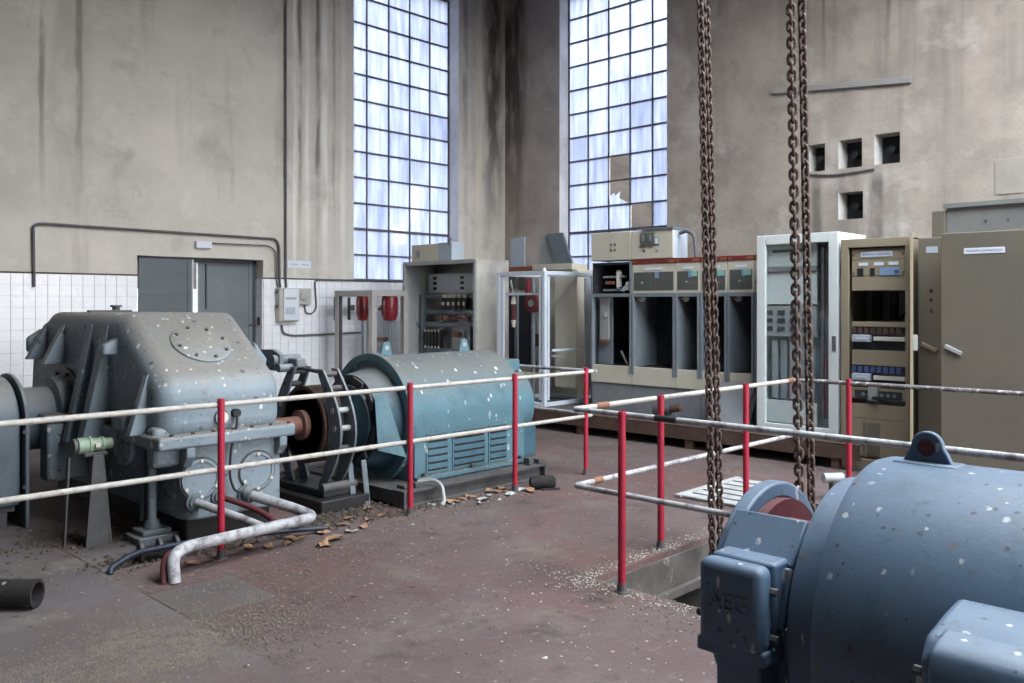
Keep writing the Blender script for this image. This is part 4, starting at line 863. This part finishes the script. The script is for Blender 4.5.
MB().box(8.56,8.60,7.65,8.38,.63,.70).build('mid_rail', M['beige'], sf, .004, 0)
MB().box(9.30,9.33,7.66,8.05,.45,2.0).build('partition', M['beige'], sf, .003, 0)
MB().box(8.95,8.99,8.15,8.19,.3,1.98).build('inner_post', M['greyblue'], sf, .004, 0)
ct = MB()
ct.ring((8.80,8.05,1.63), (1,0,0), .13, .055, .09, 28)
cto = ct.build('red_insulator', M['redins'], sf, .012)
MB().box(8.81,8.88,8.12,8.18,1.63,1.98).build('insulator_arm', M['redins'], cto, .015)
MB().cyl((8.79,8.05,1.63),(8.91,8.05,1.63),.05,.04,16).build('conductor', M['steelgrey'], cto)
fu = MB().cyl((8.66,8.25,1.40),(8.66,8.25,1.62),.033,.033,14).build('fuse_tube', M['redox'], sf)
MB().cyl((8.66,8.25,1.62),(8.66,8.25,1.72),.04,.025,14).build('fuse_cap', M['porcelain'], fu)
MB().cyl((8.66,8.25,1.30),(8.66,8.25,1.40),.02,.04,14).build('fuse_cap', M['porcelain'], fu)
MB().bar((8.66,8.25,1.72),(8.72,8.36,1.95),.012,.02).build('fuse_lead', M['steelgrey'], sf)
MB().box(8.60,8.64,7.70,8.34,1.74,1.77).build('support_bar', M['alu'], sf, .003, 0)
MB().cyl((8.75,7.80,.35),(8.75,7.80,1.50),.04,.04,12).build('cable_riser', M['alu'], sf)
MB().box(8.66,8.74,7.78,7.85,1.05,1.22).build('clamp_block', M['rust'], sf, .006, 0)
MB().bar((8.72,7.60,1.0),(9.35,7.64,1.0),.02,.03).build('stay_bar', M['alu'], sf, .003, 0)
MB().bar((8.72,7.60,.93),(9.10,7.70,.88),.02,.03).build('stay_bar', M['steelgrey'], sf, .003, 0)
MB().lathe((8.60,7.63,2.06), (0,0,1), [(.03,0),(.015,.04),(.0,.045)], 10).build('top_stud', M['label'], sf)
# cabinet behind the silver frame with two raised flaps
bc = thing('rear_cabinet', (10.1,8.7,PZ), 'beige cabinet behind the silver frame with two sheet flaps standing on it', 'cabinet')
MB().box(9.68,10.5,7.95,9.50,PZ-.005,2.12).build('body', M['beige'], bc, .006, 0)
MB().box(9.66,9.68,8.78,9.46,.70,1.78).build('open_bay', M['dark'], bc, 0, 0)
for y in (8.76, 9.12, 9.46): MB().box(9.62,9.68,y-.03,y+.03,.70,1.80).build('door_post', M['greyblue'], bc, .003, 0)
for k in range(2): MB().box(9.645,9.68,8.82+.33*k,9.08+.33*k,1.86,2.08).build('mimic_plate', M['panel'], bc, .003, 0)
MB().box(9.64,9.68,8.82,9.48,2.12,2.19).build('orange_band', M['orange'], bc, 0, 0)
MB().box(9.64,10.0,8.02,8.80,2.12,2.21).build('top_tray', M['beige'], bc, .004, 0)
MB().prism([(9.10,2.12),(9.40,2.12),(9.40,2.64),(9.10,2.66)], 'x', 9.80, 9.815).build('sheet_flap', M['bluesheet'], bc, .002, 0)
fb = MB().add([(9.80,8.44,2.21),(9.80,8.15,2.21),(9.80,8.34,2.68),(9.80,8.66,2.68),(9.84,8.44,2.21),(9.84,8.15,2.21),(9.84,8.34,2.68),(9.84,8.66,2.68)], [(0,1,2,3),(4,5,6,7),(0,1,5,4),(1,2,6,5),(2,3,7,6),(3,0,4,7)]).build('raised_lid', M['slate'], bc, .003, 0)
MB().prism([(8.86,2.21),(8.45,2.21),(8.68,2.68),(8.80,2.68)], 'x', 9.86, 9.875).build('sheet_flap', M['steelgrey'], bc, .002, 0)
# ------------------------------------------------------------------ open galvanised cabinet
oc = thing('open_cabinet', (8.9,9.7,0), 'open galvanised steel cabinet with breakers and busbars, behind the teal motor', 'cabinet')
X0, X1, Y0, Y1, T = 8.54, 9.22, 8.88, 10.50, 2.245
MB().box(X0,X1,Y0,Y0+.02,0,T).build('side_panel', M['steel'], oc, .004, 0); MB().box(X0,X1,Y1-.02,Y1,0,T).build('side_panel', M['steelgrey'], oc, .004, 0)
MB().box(X0,X1,Y0,Y1,T,T+.02).build('top_panel', M['steel'], oc, .004, 0); MB().box(X1-.02,X1,Y0+.02,Y1-.02,0,T).build('back_panel', M['framegrey'], oc, 0, 0)
MB().box(X0-.01,X0+.02,Y0-.005,Y0+.045,0,T).box(X0-.01,X0+.02,Y1-.045,Y1+.005,0,T).box(X0-.01,X0+.02,Y0+.045,Y1-.045,T-.04,T+.02).build('front_edge', M['steelgrey'], oc, .004, 0)
MB().box(X0+.02,X1-.03,Y0+.02,Y1-.02,.0,.05).build('bottom_panel', M['steelgrey'], oc, 0, 0)
CX = 8.96
MB().box(CX+.02,CX+.03,Y0+.02,Y1-.03,.06,2.10).build('back_board', M['steelgrey'], oc, 0, 0)
MB().box(CX,CX+.015,Y0+.03,10.38,1.79,2.08).build('mounting_plate', M['label'], oc, .003, 0)
for y in (9.61, 10.23):
    for z in (1.86, 1.94, 2.02): MB().box(CX-.012,CX+.001,y-.035,y+.035,z-.022,z+.022).build('cut_out', M['black'], oc, 0, 0)
for z in (1.71, 1.47, 1.28, .88): MB().box(CX-.10,CX-.04,Y0+.03,10.44,z,z+.055).build('cross_rail', M['slate'], oc, .004, 0)
MB().box(CX-.13,CX-.07,10.38,10.45,.3,1.77).build('upright', M['slate'], oc, .004, 0)
MB().box(CX-.13,CX-.07,9.30,9.36,.3,1.30).build('upright', M['slate'], oc, .004, 0)
for k in range(5):
    y = 9.86-.115*k; bo = MB().box(CX-.16,CX-.09,y-.042,y+.042,1.54,1.71).build('breaker', M['black'], oc, .006, 0)
    MB().box(CX-.175,CX-.155,y-.02,y+.02,1.60,1.65).build('toggle', M['porcelain'], bo, 0, 0)
    MB().box(CX-.16,CX-.10,y-.03,y+.03,1.715,1.765).build('terminal', M['porcelain'], bo, .004, 0)
MB().box(CX-.12,CX-.10,9.93,10.25,1.60,1.615).build('copper_bar', M['brass'], oc, 0, 0)
for y in (10.02, 9.86): MB().box(CX-.13,CX-.07,y-.055,y+.055,1.37,1.44).build('contactor', M['brass'], oc, .008, 0)
MB().box(CX-.12,CX-.07,9.36,9.76,1.39,1.42).build('red_bar', M['redins'], oc, .004, 0)
for k in range(5):
    y = 10.30-.078*k; c = MB().box(CX-.14,CX-.06,y-.025,y+.025,.94,1.22).build('fuse_base', M['black'], oc, .005, 0)
    MB().box(CX-.15,CX-.138,y-.015,y+.015,1.19,1.22).build('fuse_tip', M['porcelain'], c, 0, 0)
    MB().box(CX-.15,CX-.138,y-.015,y+.015,.94,.97).build('fuse_tip', M['porcelain'], c, 0, 0)
MB().box(CX-.13,CX-.07,9.54,9.68,1.12,1.20).build('contactor', M['brass'], oc, .008, 0)
MB().tube([(X0+.25,10.47,1.32),(X0+.22,10.42,1.30),(X0+.24,10.38,1.22),(X0+.27,10.35,1.05)], .008, 6, .05).build('wire', M['black'], oc)
jb = thing('junction_box', (8.8,10.0,T+.02), 'small beige and grey box on top of the galvanised cabinet', 'control box', 'boxes on top of the cabinets')
MB().box(8.70,8.90,9.88,10.49,T+.02,T+.29).build('casing', M['beige'], jb, .008, 0)
MB().box(8.70,8.95,9.56,9.87,T+.02,T+.30).build('end_box', M['bluesheet'], jb, .008, 0)
MB().box(8.685,8.70,10.26,10.36,T+.10,T+.20).build('cover_plate', M['steelgrey'], jb, .003, 0)
MB().tube([(8.69,9.62,T+.26),(8.69,9.59,T+.32),(8.72,9.60,T+.35)], .012, 6).build('cable_stub', M['pvc'], jb)
# ------------------------------------------------------------------ grey frame on the floor by the tiled wall
gf = thing('frame_cell', (8.1,10.75,0), 'open grey-beige cell frame with two dark red insulators by the tiled wall', 'frame')
post_frame(gf, 7.77, 8.46, 10.27, 11.22, 0, 1.825, M['framegrey'], .09)
MB().box(7.79,7.82,10.34,10.36,.1,1.75).box(7.79,7.82,11.10,11.15,.1,1.75).build('door_jamb', M['iron'], gf, 0, 0)
for (x, y, r_) in ((8.20,10.40,.125),(7.99,10.80,.095)):
    i_ = MB().lathe((x,y,1.74), (0,0,-1), [(r_*.9,0),(r_,.05),(r_,.27),(r_*.75,.36),(r_*.3,.38)], 22).build('red_insulator', M['redins'], gf)
    MB().cyl((x,y,1.37),(x,y,.3),.022,.022,10).build('conductor', M['slate'], i_)
    MB().cyl((x-.09,y+.13,1.52),(x-.09,y+.13,1.60),.03,.03,10).build('contact', M['pvc'], i_)
MB().box(7.95,8.35,10.55,10.58,1.05,1.11).build('cross_member', M['rust'], gf, .003, 0)
MB().box(8.02,8.10,10.50,10.80,1.56,1.60).box(8.02,8.10,10.74,10.80,1.50,1.66).build('insulator_bracket', M['steelgrey'], gf, .004, 0)
for k, x in enumerate((8.10, 8.37)):
    solo(MB().box(x-.02,x+.02,WY-.05,WY-.018,1.36,1.73), 'wall_strip', M['iron'], ['dark upright strip on the tiles, further from the window','dark upright strip on the tiles, nearer the window'][k], 'strip', 'dark strips on the tiles', .004, 0)
# ------------------------------------------------------------------ white glazed cabinet
wc = thing('glazed_cabinet', (8.9,4.08,PZ), 'white electrical cabinet with a tall glass door behind the right chains', 'cabinet')
a0, a1, b0, b1, zb, zt = 8.54, 9.24, 3.64, 4.53, PZ-.005, 2.352
MB().box(a0+.05,a1,b0,b0+.02,zb,zt).build('side_panel', M['whitecab'], wc, .004, 0); MB().box(a0+.05,a1,b1-.02,b1,zb,zt).build('side_panel', M['whitecab'], wc, .004, 0)
MB().box(a0+.05,a1,b0+.02,b1-.02,zt-.02,zt).build('top_panel', M['whitecab'], wc, .004, 0); MB().box(a1-.02,a1,b0+.02,b1-.02,zb,zt-.02).build('back_panel', M['whitecab'], wc, 0, 0)
MB().box(a0+.05,a1-.02,b0+.02,b1-.02,zb,zb+.04).build('bottom_panel', M['whitecab'], wc, 0, 0)
dfm = MB().box(a0,a0+.045,b0,b0+.10,zb,zt).box(a0,a0+.045,b1-.10,b1,zb,zt).box(a0,a0+.045,b0+.10,b1-.10,zt-.10,zt).box(a0,a0+.045,b0+.10,b1-.10,zb,zb+.10).build('door_frame', M['whitecab'], wc, .006, 0)
MB().box(a0+.015,a0+.021,b0+.10,b1-.10,zb+.10,zt-.10).build('door_pane', M['clear'], dfm, 0, 0)
MB().box(a0-.012,a0,b0+.02,b0+.06,1.15,1.30).build('door_handle', M['pvc'], dfm, .004, 0)
bx = a0+.09
for (z0_, z1_) in ((2.02,2.26),(1.62,1.96),(.36,.60)): MB().box(bx,bx+.02,b0+.26,b1-.03,z0_,z1_).build('blanking_plate', M['whitecab'], wc, .004, 0)
MB().box(bx-.01,bx,b0+.40,b1-.14,2.17,2.20).build('slot_strip', M['pvc'], wc, 0, 0)
MB().box(bx-.02,bx+.02,b0+.26,b1-.03,1.965,2.015).build('module_row', M['plinth'], wc, .003, 0)
mo = MB().box(bx-.04,bx+.02,b0+.26,b1-.03,1.28,1.60).build('drive_module', M['steelgrey'], wc, .004, 0)
for i in range(4):
    for j in range(3): MB().box(bx-.05,bx-.038,b0+.31+.14*i,b0+.39+.14*i,1.34+.085*j,1.385+.085*j).build('vent_slot', M['dark'], mo, 0, 0)
for k in range(5): MB().box(bx,bx+.05,b0+.30+.10*k,b0+.36+.10*k,.62,1.24).build('terminal_column', M['plinth'] if k % 2 else M['steelgrey'], wc, .003, 0)
for y in (b0+.13, b0+.18): MB().box(bx-.05,bx,y-.012,y+.012,.45,2.2).build('cable_duct', M['pvc'], wc, .002, 0)
# ------------------------------------------------------------------ brown open cabinet
bcx = thing('open_cabinet', (8.85,3.25,0), 'open brown control cabinet with breaker rows right of the white cabinet', 'cabinet')
y0, y1, zt = 2.955, 3.61, 2.265
MB().box(8.56,9.15,y1-.02,y1,0,zt).build('side_panel', M['brown'], bcx, .004, 0); MB().box(8.56,9.15,y0,y0+.02,0,zt).build('side_panel', M['brown'], bcx, .004, 0)
MB().box(9.13,9.15,y0+.02,y1-.02,0,zt).build('back_panel', M['steelgrey'], bcx, 0, 0); MB().box(8.56,9.15,y0,y1,zt-.02,zt).build('top_panel', M['brown'], bcx, .004, 0)
MB().box(8.54,8.58,y1-.075,y1,0,zt).box(8.54,8.58,y0,y0+.035,0,zt).box(8.54,8.58,y0+.035,y1-.075,zt-.085,zt).box(8.54,8.58,y0+.035,y1-.075,0,.10).build('front_frame', M['brown'], bcx, .004, 0)
pa, pb = y0+.045, y1-.095
for (z0_, z1_) in ((2.06,2.165),(1.90,2.055),(1.755,1.895),(1.40,1.45),(1.02,1.17),(.69,.80),(.50,.64),(.12,.495)):
    MB().box(8.575,8.59,pa,pb,z0_,z1_).build('mounting_plate', M['brown'], bcx, .003, 0)
nm = MB().box(8.568,8.576,pa+.12,pb-.09,2.085,2.135).build('name_strip', M['label'], bcx, .002, 0)
text_part('lettering', 'SERVICIOS AUXILIARES', M['ink'], nm, (8.567,(pa+.12+pb-.09)/2,2.11), .03, (0,-1,0), (0,0,1), .001, .9)
for k, yy in enumerate((3.40,3.25,3.11)): MB().box(8.569,8.576,yy-.045,yy+.045,2.0,2.03).build('caption_strip', M['label'], bcx, 0, 0)
for (ya, yb) in ((3.40,3.46),(3.29,3.335)): MB().box(8.569,8.577,ya,yb,1.90,1.975).build('cut_out', M['black'], bcx, 0, 0)
MB().box(8.566,8.577,3.05,3.24,1.90,1.975).build('switch_row', M['bluelabel'], bcx, .003, 0); MB().box(8.56,8.568,3.06,3.10,1.925,1.95).build('switch_lever', M['ink'], bcx, .003, 0)
for (yy, z) in ((pa+.02,2.11),(pb-.02,2.11),(pa+.02,1.93),(pb-.02,1.93)): MB().cyl((8.576,yy,z),(8.565,yy,z),.01,.01,8).build('screw', M['brass'], bcx)
for k, yy in enumerate((3.45, 3.28)): MB().box(9.0,9.05,yy-.045,yy+.03,1.46,1.75).build('inner_duct', M['black'], bcx, 0, 0)
MB().box(9.02,9.05,3.02,3.22,1.46,1.75).build('terminal_bank', M['plinth'], bcx, .003, 0)
MB().tube([(8.95,3.02,1.50),(8.93,3.10,1.56),(8.95,3.18,1.47)], .012, 6, .04).build('cable', M['black'], bcx)
for (z, wired) in ((1.28, 'rust'), (.90, 'ink')):
    MB().box(8.60,8.68,pa,pb,z-.11,z+.12).build('device_recess', M['dark'], bcx, 0, 0)
    for k in range(8): MB().box(8.575,8.60,pb-.04-.062*k,pb+.005-.062*k,z+.05,z+.11).build('terminal', M[wired], bcx, .003, 0)
    br_ = MB().box(8.545,8.60,pb-.19,pb-.01,z-.03,z+.04).build('main_breaker', M['bluesheet'], bcx, .006, 0)
    MB().box(8.54,8.548,pb-.16,pb-.05,z-.005,z+.015).build('breaker_handle', M['label'], br_, 0, 0)
    MB().box(8.55,8.60,pa,pb-.22,z-.015,z+.025).build('breaker_row', M['porcelain'], bcx, .004, 0)
MB().box(8.570,8.578,pa+.03,pb-.03,.695,.775).build('slot', M['dark'], bcx, 0, 0)
tr_ = MB().box(8.53,8.60,3.25,3.34,.68,.83).build('relay', M['steelgrey'], bcx, .006, 0); MB().cyl((8.56,3.27,.70),(8.53,3.27,.69),.035,.035,14).build('relay_knob', M['black'], tr_)
for k in range(6): MB().cyl((8.578,3.10+.06*k,.735),(8.56,3.10+.06*k,.735),.018,.018,10).build('lamp', M['slate'], bcx)
MB().box(8.562,8.576,3.24,3.36,.14,.46).box(8.562,8.576,3.38,3.40,.14,.46).build('socket_plate', M['tan'], bcx, .003, 0)
hd = Vector((-.945,-.326,0)).normalized(); hn = Vector((-hd.y, hd.x, 0))
dp = MB().obox(Vector((8.545,2.935,1.17))+hd*.31, hd, hn, Vector((0,0,1)), .30, .014, 1.09).build('open_door', M['brown'], bcx, .004, 0)
MB().obox(Vector((8.545,2.935,1.28))+hd*.55+hn*.03, hd, hn, Vector((0,0,1)), .015, .02, .07).build('door_handle', M['steelgrey'], dp, .003, 0)
# ------------------------------------------------------------------ two tan cabinets at the right
def handle(parent, x, y, z, m):
    MB().obox((x-.015,y,z), Vector((1,0,0)), Vector((0,-.87,-.42)).normalized(), Vector((0,-.42,.87)).normalized(), .012, .075, .018).build('handle', m, parent, .005, 0)
tn = thing('narrow_cabinet', (8.85,2.73,0), 'narrow tan steel cabinet squeezed between the brown and the wide tan cabinet', 'cabinet', 'tan steel cabinets')
MB().box(8.56,9.15,2.585,2.875,0,2.245).build('body', M['tan'], tn, .004, 0); fd = MB().box(8.54,8.56,2.585,2.872,.02,2.24).build('door', M['tan'], tn, .004, 0)
handle(fd, 8.54, 2.77, 1.22, M['brown'])
MB().box(8.536,8.54,2.70,2.80,2.10,2.16).build('label_plate', M['bluesheet'], fd, 0, 0)
for (z, r) in ((1.745,.018),(1.66,.016),(1.57,.010),(1.55,.010)): MB().cyl((8.541,2.755,z),(8.536,2.755,z),r,r,12).build('key_hole', M['black'], fd)
tw = thing('wide_cabinet', (8.5,2.1,0), 'wide tan steel cabinet with a white name strip at the right edge', 'cabinet', 'tan steel cabinets')
MB().box(8.22,8.90,1.60,2.565,0,2.245).build('body', M['tan'], tw, .004, 0); fd = MB().box(8.20,8.22,1.60,2.565,.02,2.25).build('door', M['tan'], tw, .006, 0)
handle(fd, 8.20, 2.46, 1.22, M['steelgrey'])
ns_ = MB().box(8.195,8.20,2.055,2.375,2.06,2.11).build('name_strip', M['label'], fd, .002, 0)
text_part('lettering', 'MAQUINA EXTRACCION', M['ink'], ns_, (8.1945,2.215,2.085), .030, (0,-1,0), (0,0,1), .001, .86)
tk = thing('tall_cabinet', (10.0,2.3,0), 'tall grey cabinet behind the wide tan cabinet, only its top showing', 'cabinet')
MB().box(9.50,10.3,1.2,2.92,0,2.64).build('body', M['tallgrey'], tk, .006, 0); MB().box(9.47,9.50,2.93,3.05,0,2.58).box(9.5,10.3,2.92,3.05,0,2.58).build('end_panel', M['tan'], tk, .004, 0)
MB().box(9.46,9.50,1.2,2.94,2.60,2.65).build('top_edge', M['tallgrey'], tk, .004, 0)
for y in (2.55, 2.35): MB().cyl((9.505,y,2.45),(9.49,y,2.45),.012,.012,8).build('rivet', M['rust'], tk)
# ------------------------------------------------------------------ fittings on the walls
def wall_tube(name, pts, r, m, label, cat='conduit', bend=.12): return solo(MB().tube(pts, r, 8, bend), name, M[m], label, cat, 'conduits on the left wall')
wy = WY-.045
wall_tube('conduit', [(3.655,wy,1.83),(3.645,wy,2.60),(3.75,wy,2.622),(7.02,wy,2.605),(7.075,wy,2.50),(7.085,wy,1.95),(7.10,wy,1.87)], .017, 'pvc', 'long dark conduit arching over the door down to the switch box')
wall_tube('conduit', [(5.95,wy,2.49),(6.9,wy,2.50),(7.02,wy,2.42),(7.035,wy,1.95),(7.06,wy,1.87)], .010, 'pvc', 'thin conduit from the small white box over the door')
wall_tube('conduit', [(7.19,wy,7.6),(7.19,wy,2.0),(7.20,wy,1.87)], .017, 'pvc', 'dark vertical conduit rising up the left wall to the top')
wall_tube('conduit', [(7.12,wy,1.30),(7.14,wy,1.17),(7.30,wy,1.13),(8.10,wy,1.14),(8.6,wy,1.15)], .014, 'pvc', 'cable running along the tiles from under the switch box')
wall_tube('conduit', [(7.52,wy,1.60),(7.54,wy,1.48),(7.66,wy,1.46),(7.74,wy,1.55),(7.71,wy,1.98),(7.80,wy,2.0),(8.45,wy,2.0)], .012, 'pvc', 'thin cable hooking from the small grey box up to the window')
solo(MB().box(5.745,5.98,WY-.07,WY,2.41,2.51), 'light_box', M['label'], 'small white rectangular box on the wall above the door', 'box', None, .01, 0)
sbx = thing('switch_box', (7.17,WY-.08,1.33), 'grey switch box with white door on the tiles beside the door', 'switch box')
MB().box(7.02,7.37,WY-.14,WY-.018,1.35,1.86).build('casing', M['boxgrey'], sbx, .01, 0)
fdr = MB().box(7.085,7.345,WY-.165,WY-.14,1.37,1.85).build('door', M['label'], sbx, .008, 0)
MB().box(7.11,7.30,WY-.168,WY-.165,1.69,1.72).build('print_line', M['steelgrey'], fdr, 0, 0); MB().box(7.11,7.28,WY-.168,WY-.165,1.46,1.57).build('print_block', M['bluesheet'], fdr, 0, 0)
for z in (1.58,1.80): MB().box(7.0,7.025,WY-.10,WY-.06,z-.02,z+.02).build('hinge', M['iron'], sbx, 0, 0)
sb2 = thing('socket_box', (7.48,WY-.06,1.60), 'smaller worn grey box right of the switch box', 'switch box')
MB().box(7.375,7.60,WY-.11,WY-.018,1.61,1.86).build('casing', M['boxgrey'], sb2, .008, 0); MB().lathe((7.47,WY-.11,1.74), (0,-1,0), [(.07,0),(.07,.02),(.05,.025)], 18).build('knob_plate', M['steelgrey'], sb2)
wl = thing('wall_label', (7.42,WY-.004,2.22), 'faded pale notice on the plaster above the switch box', 'sign')
MB().box(7.25,7.66,WY-.006,WY,2.18,2.29).build('plate', M['label'], wl, 0, 0)
for k in range(2): MB().box(7.29+.19*k,7.43+.19*k,WY-.008,WY-.006,2.22,2.245).build('faded_print', M['bluesheet'], wl, 0, 0)
solo(MB().box(DOOR[1]-.03,DOOR[1]-.014,WY+.06,WY+.13,1.30,1.42), 'light_switch', M['rust'], 'small brown switch plate on the tiled door reveal', 'switch', None, .003, 0)
solo(MB().bar((WX-.03,6.11,4.79),(WX-.03,4.13,4.61),.05,.085), 'wall_rail', M['framegrey'], 'slanting pale metal rail fixed high on the right wall', 'rail', None, .006, 0)
solo(MB().box(WX-.012,WX,2.2,3.13,2.99,3.43), 'wall_board', M['board'], 'pale square board on the right wall at the picture edge', 'board', None, .004, 0)
wall_tube('conduit', [(WX-.025,5.62,3.50),(WX-.025,5.2,3.44),(WX-.025,4.62,3.47)], .014, 'pvc', 'thin dark cable under the upper row of wall niches')
# ------------------------------------------------------------------ things on the floor
M['charred'] = mat('charred_black', (.012,.012,.012), (.022,.021,.02), .8, ns=9, specks=[((.30,.28,.23), 24, .34, 1, .3)], bump=.4, bscale=20)
bt = thing('black_tube', (1.5,5.22,0), 'black dusty tube lying on the floor at the left edge', 'tube')
MB().lathe((1.22,5.42,.08), (.63,-.66,0), [(.062,0),(.075,0),(.075,.54),(.060,.54),(.060,.02)], 24).build('shell', M['charred'], bt)
bl = thing('burnt_roll', (5.72,5.02,0), 'black charred roll lying on the floor before the teal motor', 'debris')
MB().lathe((5.58,5.13,.06), (.6,-.5,0), [(.02,0),(.055,.015),(.062,.06),(.05,.12),(.064,.17),(.058,.22),(.03,.24)], 14).build('roll', M['charred'], bl)
MB().prism([(5.62,5.02),(5.76,4.92),(5.70,5.0)], 'z', .0, .02).build('torn_flap', M['black'], bl)
gr_ = thing('floor_grating', (6.75,3.75,0), 'pale slatted panel lying on the floor beyond the pit railing', 'panel')
MB().box(6.20,7.22,3.42,3.48,.005,.03).build('edge', M['paper'], gr_, .003, 0); MB().box(6.20,7.22,3.98,4.04,.005,.03).build('edge', M['paper'], gr_, .003, 0)
for k in range(6): MB().box(6.22+.17*k,6.34+.17*k,3.48,3.98,.008,.026).build('slat', M['paper'], gr_, .003, 0)
vp = thing('vent_pipe', (6.6,2.9,0), 'stub pipe with pale cap standing by the pit behind the chains', 'pipe')
MB().cyl((7.05,3.05,0),(7.05,3.05,.16),.03,.03,12).build('stem', M['iron'], vp); MB().cyl((6.98,3.10,.18),(7.12,3.0,.18),.04,.04,14).build('cap', M['steelgrey'], vp)
# leaves and scraps
def leaf_mesh(k):
    r = random.Random(k); n = 8; vs = [(0,0,.012+.02*r.random())]; fs = []
    for i in range(n):
        a = 2*PI*i/n; rr = (.045+.035*r.random())*(1 if i % 2 else .7); vs.append((rr*math.cos(a)*1.4, rr*math.sin(a), .004+.035*r.random()))
    for i in range(n): fs.append((0, 1+i, 1+(i+1) % n))
    vs2 = [(x,y,z-.004) for (x,y,z) in vs]; m_ = MB().add(vs, fs).add(vs2, fs)
    return m_.mesh('dry_leaf', M['leaf'], smooth=0), MB().add(vs, fs).add(vs2, fs).mesh('paper_scrap', M['paper'], smooth=0)
LV = [leaf_mesh(k) for k in range(5)]
leaf_spots = [(3.62,5.33),(3.72,5.28),(3.86,5.40),(3.50,5.20),(3.33,4.93),(3.46,5.00),(3.18,5.13),(3.05,5.16),(2.95,5.22),(3.95,5.25),(4.10,5.30),(4.9,5.26),(5.0,5.24),(5.35,5.22),(5.42,5.30),(5.26,5.26),(2.52,5.18),(4.78,5.22),(5.52,5.05),(3.28,5.2),(3.80,5.12),(4.16,5.55)]
for k, (x, y) in enumerate(leaf_spots):
    o = inst(LV[k % 5][0], 'dry_leaf', None, (x, y, .002), (rnd.uniform(-.1,.1), rnd.uniform(-.1,.1), rnd.uniform(0,6.28))); s_ = rnd.uniform(.5,.95); o.scale = (s_,)*3
    pl_ = 'before the motor base' if x > 4.5 else ('beside the white oil pipe' if x < 3.4 else 'before the drum brake')
    setp(o, 'curled brown dry leaf lying on the floor '+pl_, 'leaf', 'dry leaves '+pl_)
for k, (x, y) in enumerate([(5.16,5.20),(5.30,5.10),(4.74,5.16),(5.1,5.02),(4.6,5.28),(5.0,5.12),(3.66,5.08),(4.9,5.05),(5.5,5.14),(5.95,4.75)]):
    o = inst(LV[(k+2) % 5][1], 'paper_scrap', None, (x, y, .002), (0, 0, rnd.uniform(0,6.28))); s_ = rnd.uniform(.4,.9); o.scale = (s_,)*3
    setp(o, 'pale scrap lying on the floor before the teal motor', 'scrap', 'pale scraps before the motor')
# crumbs and grit: nobody could count it
gm = MB(); rg = random.Random(11)
def crumb(x, y, s):
    a = rg.uniform(0, 6.28); c, d_ = math.cos(a)*s, math.sin(a)*s; h_ = s*rg.uniform(.5, 1.1)
    gm.add([(x+c,y+d_,.0045),(x-d_,y+c,.0045),(x-c,y-d_,.0045),(x+d_,y-c,.0045),(x,y,.0045+h_)], [(0,1,4),(1,2,4),(2,3,4),(3,0,4)])
for (cx_, cy_, sx_, sy_, n_, s0, s1) in ((1.75,4.05,.42,.25,4200,.003,.008),(1.3,3.9,.4,.35,1500,.003,.008),(2.4,4.0,.45,.25,1500,.003,.008),(3.1,4.7,.8,.22,900,.003,.010),(4.9,5.1,.7,.15,260,.004,.016),(4.03,3.0,.08,.35,320,.003,.012),(4.7,3.27,.6,.06,300,.003,.012),(3.4,2.9,1.0,.8,260,.003,.010),(5.5,4.2,1.4,.6,200,.003,.012),(2.2,5.5,.5,.2,220,.004,.014),(3.8,2.5,.12,.5,160,.003,.012)):
    for _ in range(n_):
        x = rg.gauss(cx_, sx_); y = rg.gauss(cy_, sy_)
        if PIT[0]-.01 < x < PIT[1]+.01 and y < PIT[3]+.01: continue
        crumb(x, y, rg.uniform(s0, s1))
dm = gm; gm = MB()
for (cx_, cy_, sx_, sy_, n_) in ((3.95,2.7,.05,.5,260),(4.7,3.25,.55,.04,300),(3.98,3.2,.10,.08,90),(3.3,2.6,.5,.5,60)):
    for _ in range(n_):
        x = rg.gauss(cx_, sx_); y = rg.gauss(cy_, sy_)
        if x > PIT[0]-.01 and y < PIT[3]+.01: continue
        crumb(x, y, rg.uniform(.002,.008))
pc_ = gm.build('plaster_crumbs', M['boxgrey'], None, 0, 0); setp(pc_, 'white plaster crumbs strewn along the rim of the pit', 'crumbs', None, 'stuff'); gm = MB()
for (cx_, cy_, sx_, sy_, n_) in ((2.75,5.52,.25,.08,260),(3.5,5.5,.25,.10,260),(4.0,5.58,.25,.06,160),(4.4,5.28,.3,.05,120),(2.2,6.3,.3,.2,150),(2.4,5.5,.2,.1,120)):
    for _ in range(n_): crumb(rg.gauss(cx_, sx_), rg.gauss(cy_, sy_), rg.uniform(.006,.028))
dk_ = gm.build('dark_rubble', M['darkstone'], None, 0, 0); setp(dk_, 'dark oily rubble piled along the feet of the machines', 'rubble', None, 'stuff'); gm = dm
gt = gm.build('floor_grit', M['stone'], None, 0, 0); setp(gt, 'fine rubble grit scattered over the floor', 'grit', None, 'stuff')
